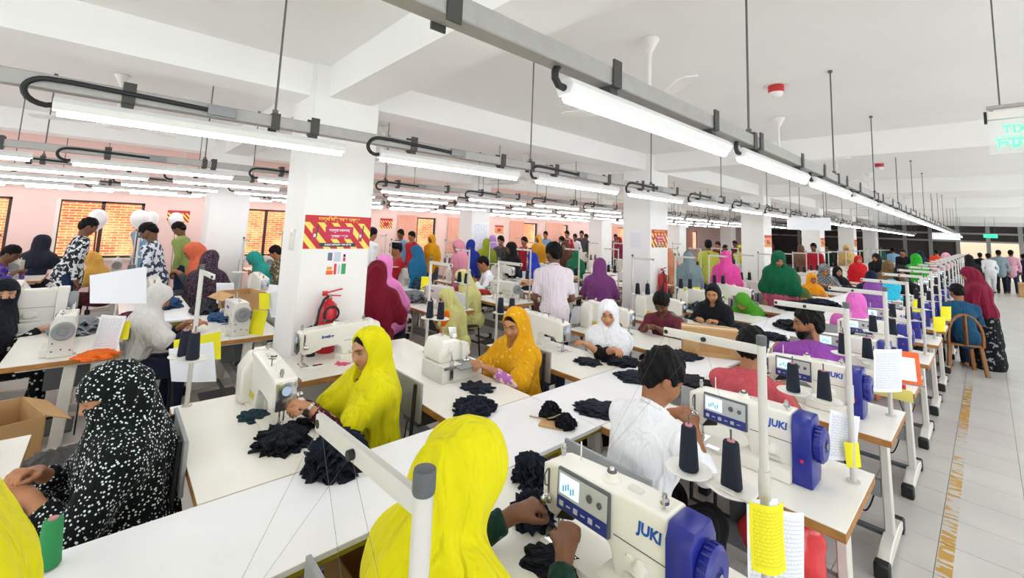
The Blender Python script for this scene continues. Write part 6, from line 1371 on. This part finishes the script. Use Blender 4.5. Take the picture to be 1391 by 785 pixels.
def fire_sign(loc, rz, w_, h_, lb, detail=True, group=None):
    s = thing('fire_sign', lb, 'sign', loc, rz, group)
    MB().span((-w_/2, -0.004, 0), (w_/2, 0.0, h_)).build('plate', M_SIGNY, s, smooth=False)
    y0, y1 = -0.0052, -0.0042; hh = h_*0.79
    n = 5
    for i in range(-2, n):                               # diagonal red stripes, clipped to the plate
        x0 = -w_/2+w_*(i+0.35)/n*1.02; wd = w_*0.105; sl = hh*0.85
        poly = [(x0, hh), (x0+wd, hh), (x0+wd+sl, 0), (x0+sl, 0)]
        def clip(pl, xm, keep):
            o = []
            for a, b_ in zip(pl, pl[1:]+pl[:1]):
                ia, ib = (a[0] <= xm) == keep, (b_[0] <= xm) == keep
                if ia: o.append(a)
                if ia != ib: t = (xm-a[0])/(b_[0]-a[0]); o.append((xm, a[1]+(b_[1]-a[1])*t))
            return o
        poly = clip(clip(poly, w_/2, True), -w_/2, False)
        if len(poly) >= 3: MB().prism(poly, 'Y', y0, y1).build('stripe', M_SIGNR, s, smooth=False)
    MB().span((-w_/2, -0.0068, hh), (w_/2, -0.0042, h_)).build('header', M_SIGNR, s, smooth=False)
    if detail:
        link('lettering', orient(textmesh(FIRE1, h_*0.135, M_SIGNT, 0.0006, bold=0.0012), R_FRONT, (0, -0.0070, hh+(h_-hh)*0.48)), s)
        MB().span((-w_*0.20, -0.0072, hh*0.38), (w_*0.22, -0.0054, hh*0.86)).build('panel', M_SIGNM, s, smooth=False)
        link('lettering', orient(textmesh(FIRE2[0], h_*0.115, M_SIGNW, 0.0005, bold=0.001), R_FRONT, (0.01*w_, -0.0076, hh*0.70)), s)
        link('lettering', orient(textmesh(FIRE2[1], h_*0.095, M_SIGNW, 0.0005, bold=0.001), R_FRONT, (0.01*w_, -0.0076, hh*0.48)), s)
        MB().span((-w_*0.27, -0.0072, hh*0.08), (w_*0.27, -0.0054, hh*0.22)).build('caption_bar', M_SIGNK, s, smooth=False)
        link('lettering', orient(textmesh(FIRE2[2], h_*0.075, M_SIGNW, 0.0005, bold=0.0008), R_FRONT, (0, -0.0076, hh*0.15)), s)
        for sx_ in (-1, 1):
            MB().bar((sx_*w_*0.345-0.006, -0.0062, hh*0.28), (sx_*w_*0.345+0.006*sx_, -0.0062, hh*0.78), 0.002, 0.034, up=(1, 0, 0)).build('extinguisher_picture', M_SIGNM, s, smooth=False)
            MB().bar((sx_*w_*0.345+0.010, -0.0066, hh*0.42), (sx_*w_*0.345+0.022, -0.0066, hh*0.92), 0.002, 0.010, up=(1, 0, 0)).build('hose_picture', M_SIGNK, s, smooth=False)
            MB().box((sx_*w_*0.345, -0.0068, hh*0.50), (0.026, 0.001, hh*0.12)).build('label_picture', M_SIGNW, s, smooth=False)
    else: MB().span((-w_*0.20, -0.0072, hh*0.30), (w_*0.20, -0.0054, hh*0.75)).build('panel', M_SIGNM, s, smooth=False)
fire_sign((-4.0, 1.525, 1.645), math.pi/2, 0.60, 0.295, 'red and yellow striped fire extinguisher sign with Bengali lettering on the first column')
for k in range(1, 5):
    y = COLY[k+1]
    fire_sign((-4.0, y+0.31, 1.645), math.pi/2, 0.56, 0.32, 'red and yellow striped fire sign on the %s column' % ('second', 'third', 'fourth', 'fifth')[k-1], detail=k == 1)
nt_ = thing('notice', 'small white notice with red, orange and green panels below the fire sign', 'notice', (-4.0, 1.53, 1.40), math.pi/2)
MB().span((-0.10, -0.002, 0), (0.10, 0, 0.235)).build('sheet', M_SIGNW, nt_, smooth=False)
for (x0, x1, z0, z1, mm, nm) in ((-0.09, -0.03, 0.015, 0.05, M_ORANGE, 'orange_panel'), (-0.085, -0.04, 0.055, 0.085, mat('amber_print', '#e8a818', 0.6), 'amber_panel'), (-0.022, 0.0, 0.015, 0.11, mat('red_print', '#d8342c', 0.6), 'red_panel'), (0.045, 0.085, 0.015, 0.11, mat('green_print', '#3aa860', 0.6), 'green_panel'), (-0.085, -0.045, 0.14, 0.21, M_INK, 'photo_panel'), (-0.03, 0.03, 0.13, 0.215, mat('pale_print', '#c9cfda', 0.6), 'pale_panel'), (0.055, 0.075, 0.13, 0.165, M_SIGNR, 'extinguisher_picture'), (0.055, 0.075, 0.17, 0.195, M_INKB, 'valve_picture'), (0.012, 0.034, 0.02, 0.10, mat('pale_print', '#c9cfda', 0.6), 'text_column')):
    MB().span((x0, -0.0030, z0), (x1, -0.0018, z1)).build(nm, mm, nt_, smooth=False)
sw_ = thing('switch_plate', 'white electrical switch plate on the side of the first column', 'switch', (-4.25, 1.21, 1.62), 0)
MB().span((-0.06, -0.012, 0), (0.06, 0, 0.19)).build('plate', M_FANW, sw_, bevel=0.003)
for q in range(2):
    for r_ in range(2): MB().span((-0.04+0.045*q, -0.015, 0.03+0.075*r_), (-0.005+0.045*q, -0.0118, 0.08+0.075*r_)).build('rocker', M_TRAY, sw_, smooth=False)
sheet('notice', 'white printed notice on the face of the second column', 'notice', [(-4.42, COLY[2]-0.003, 1.60), (-4.18, COLY[2]-0.003, 1.60), (-4.18, COLY[2]-0.003, 1.92), (-4.42, COLY[2]-0.003, 1.92)], M_FORM)
sheet('notice', 'wide pale notice board on the white column by the windows', 'notice', [(-9.196, COLY[2]+0.05, 1.35), (-9.196, COLY[2]+0.57, 1.35), (-9.196, COLY[2]+0.57, 2.0), (-9.196, COLY[2]+0.05, 2.0)], print_mat('pale_board', '#f3f5f9', '#9aa6bb', 20, 14, 0.4))
fire_sign((XW, 1.06, 1.72), math.pi/2, 0.40, 0.26, 'small red and white fire sign on the pink wall near the first window column', detail=False)
fire_sign((XW, 6.05, 1.72), math.pi/2, 0.40, 0.30, 'small red striped fire sign on the pink wall beside the pale window', detail=False)
fire_sign((XW, 10.55, 1.66), math.pi/2, 0.42, 0.30, 'small red striped fire sign on the pink wall between two pale windows', detail=False)
# white balloons hung by the windows
for i, (px, py, X_) in enumerate(((133, 297, -10.2), (189, 297, -10.4), (205, 298, -11.2), (239, 299, -11.4))):
    p = atx(px, py, X_); b_ = thing('balloon', ('large white balloon tied to a dark pole before the brick window', 'white balloon tied above the light blue shirt', 'white balloon against the pink wall', 'small white balloon beside the red wall sign')[i], 'balloon', (p[0], p[1], p[2]-0.2))
    MB().lathe([(0.012, -0.02), (0.02, 0.0), (0.08, 0.06), (0.125, 0.16), (0.13, 0.22), (0.10, 0.31), (0.05, 0.35), (0.01, 0.36)], n=20).build('skin', mat('balloon_white', '#f4f2f2', 0.3), b_)
    MB().cyl((0, 0, -0.02), (0.0, 0.03, -(p[2]-0.2)), 0.012 if i < 2 else 0.004, n=6).build('pole', M_DSTEEL, b_)
# brown plastic chair in the aisle
pc = thing('plastic_chair', 'brown moulded plastic armless chair standing in the aisle', 'chair', (-0.36, 9.72, 0), 0.35)
MB().box((0, 0, 0.42), (0.42, 0.42, 0.025)).build('seat', M_WOODCH, pc, bevel=0.012)
bk = MB()
for q in range(9):
    a0, a1 = math.pi*q/9, math.pi*(q+1)/9
    bk.bar((-0.19*math.cos(a0), -0.21, 0.55+0.32*math.sin(a0)), (-0.19*math.cos(a1), -0.21, 0.55+0.32*math.sin(a1)), 0.03, 0.05, up=(0, 1, 0))
bk.bar((-0.19, -0.2, 0.42), (-0.19, -0.21, 0.56), 0.03, 0.05, up=(0, 1, 0)); bk.bar((0.19, -0.2, 0.42), (0.19, -0.21, 0.56), 0.03, 0.05, up=(0, 1, 0)); bk.bar((0, -0.21, 0.42), (0, -0.21, 0.86), 0.02, 0.10, up=(0, 1, 0))
bk.build('backrest', M_WOODCH, pc, bevel=0.006, seg=1)
for sx_ in (-1, 1):
    for sy_ in (-1, 1): MB().bar((sx_*0.17, sy_*0.17, 0.41), (sx_*0.21, sy_*0.21, 0.0), 0.045, 0.045).build('leg', M_WOODCH, pc, bevel=0.006, seg=1)
# ceiling pendant boards far down the line
for i, (px, py, lb) in enumerate(((1098, 304, 'between the third and fourth columns'), (1285, 321, 'over the far aisle row'))):
    p = atz(px, py, 2.15); hb = thing('line_board', 'small white hanging line board %s' % lb, 'sign', (p[0], p[1], 2.05), 0.0)
    MB().span((-0.3, -0.01, 0), (0.3, 0.01, 0.2)).build('board', M_PAPER, hb, smooth=False)
    for s in (-0.25, 0.25): MB().cyl((s, 0, 0.2), (s, 0, CEIL-2.05), 0.004, n=6).build('wire', M_ROD, hb)

# holder of the large blank sheet
hp_ = atz(163, 404, 1.02); sh_ = thing('sheet_holder', 'grey clip holder carrying the large blank sheet', 'holder', (hp_[0], hp_[1]-0.02, TT))
MB().cyl((0, 0, 0), (0, 0, 0.42), 0.010, n=8).cyl((0, 0, 0), (0, 0, 0.008), 0.04, n=12).build('post', M_LEG, sh_); MB().bar((-0.12, -0.05, 0.30), (0.12, 0.08, 0.30), 0.01, 0.03).build('clip_bar', M_LEG, sh_)
# cut work waiting on the benches behind the columns
pal = ['#1a2030', '#3a3d42', '#d8d4cc', '#a8362c', '#2f4f7a', '#8a8f94', '#c9a87a', '#5a2a3a', '#20242a', '#e8e6e0']
rr2 = random.Random(31)
for i in range(26):
    if i < 13: x, y, wd = -6.2+rr2.uniform(-0.1, 0.1), -1.6+0.62*i, 'on the infeed table behind the columns'
    elif i < 20: x, y, wd = -5.75+rr2.uniform(-0.05, 0.05), VY(i-14)+rr2.uniform(-0.1, 0.1), 'on a table of the first row behind the columns'
    else: x, y, wd = -6.75, VY(i-21)-0.55+rr2.uniform(-0.1, 0.1), 'on a table of the second row behind the columns'
    cx = rr2.choice(pal); nm = {'#1a2030': 'navy', '#3a3d42': 'charcoal', '#d8d4cc': 'ivory', '#a8362c': 'brick red', '#2f4f7a': 'denim blue', '#8a8f94': 'mid grey', '#c9a87a': 'tan', '#5a2a3a': 'plum', '#20242a': 'black', '#e8e6e0': 'white'}[cx]
    fabric_bundle('%s heap of cut work %s' % (nm, wd), (x, y, TT), rr2.uniform(0.12, 0.2), rr2.uniform(0.06, 0.16), 6, 200+i, C('work_'+nm.replace(' ', '_'), cx), 1.1, i, spike=0.25, group='%s cut work %s' % (nm, wd))
for i in range(12):
    k = i-1; x, y = (VX+0.5, VY(k)+0.1) if i % 2 else (WX+0.50, VY(k)-0.55)
    w_, h_ = 0.17, 0.22; a = 0.75+0.2*rr2.uniform(-1, 1); ux, uy = math.cos(a)*w_/2, math.sin(a)*w_/2; z0 = TT+0.0
    mm = (M_FORM, M_YELLOW, M_PAPER)[i % 3]
    sheet('work_card', '%s leaning card on a bench behind the columns' % ('printed white', 'bright yellow', 'plain white')[i % 3], 'card', [(x-ux, y-uy, z0), (x+ux, y+uy, z0), (x+ux-0.05, y+uy+0.04, z0+h_), (x-ux-0.05, y-uy+0.04, z0+h_)], mm, 0.01, group='%s cards on the benches behind the columns' % ('printed', 'yellow', 'plain')[i % 3])
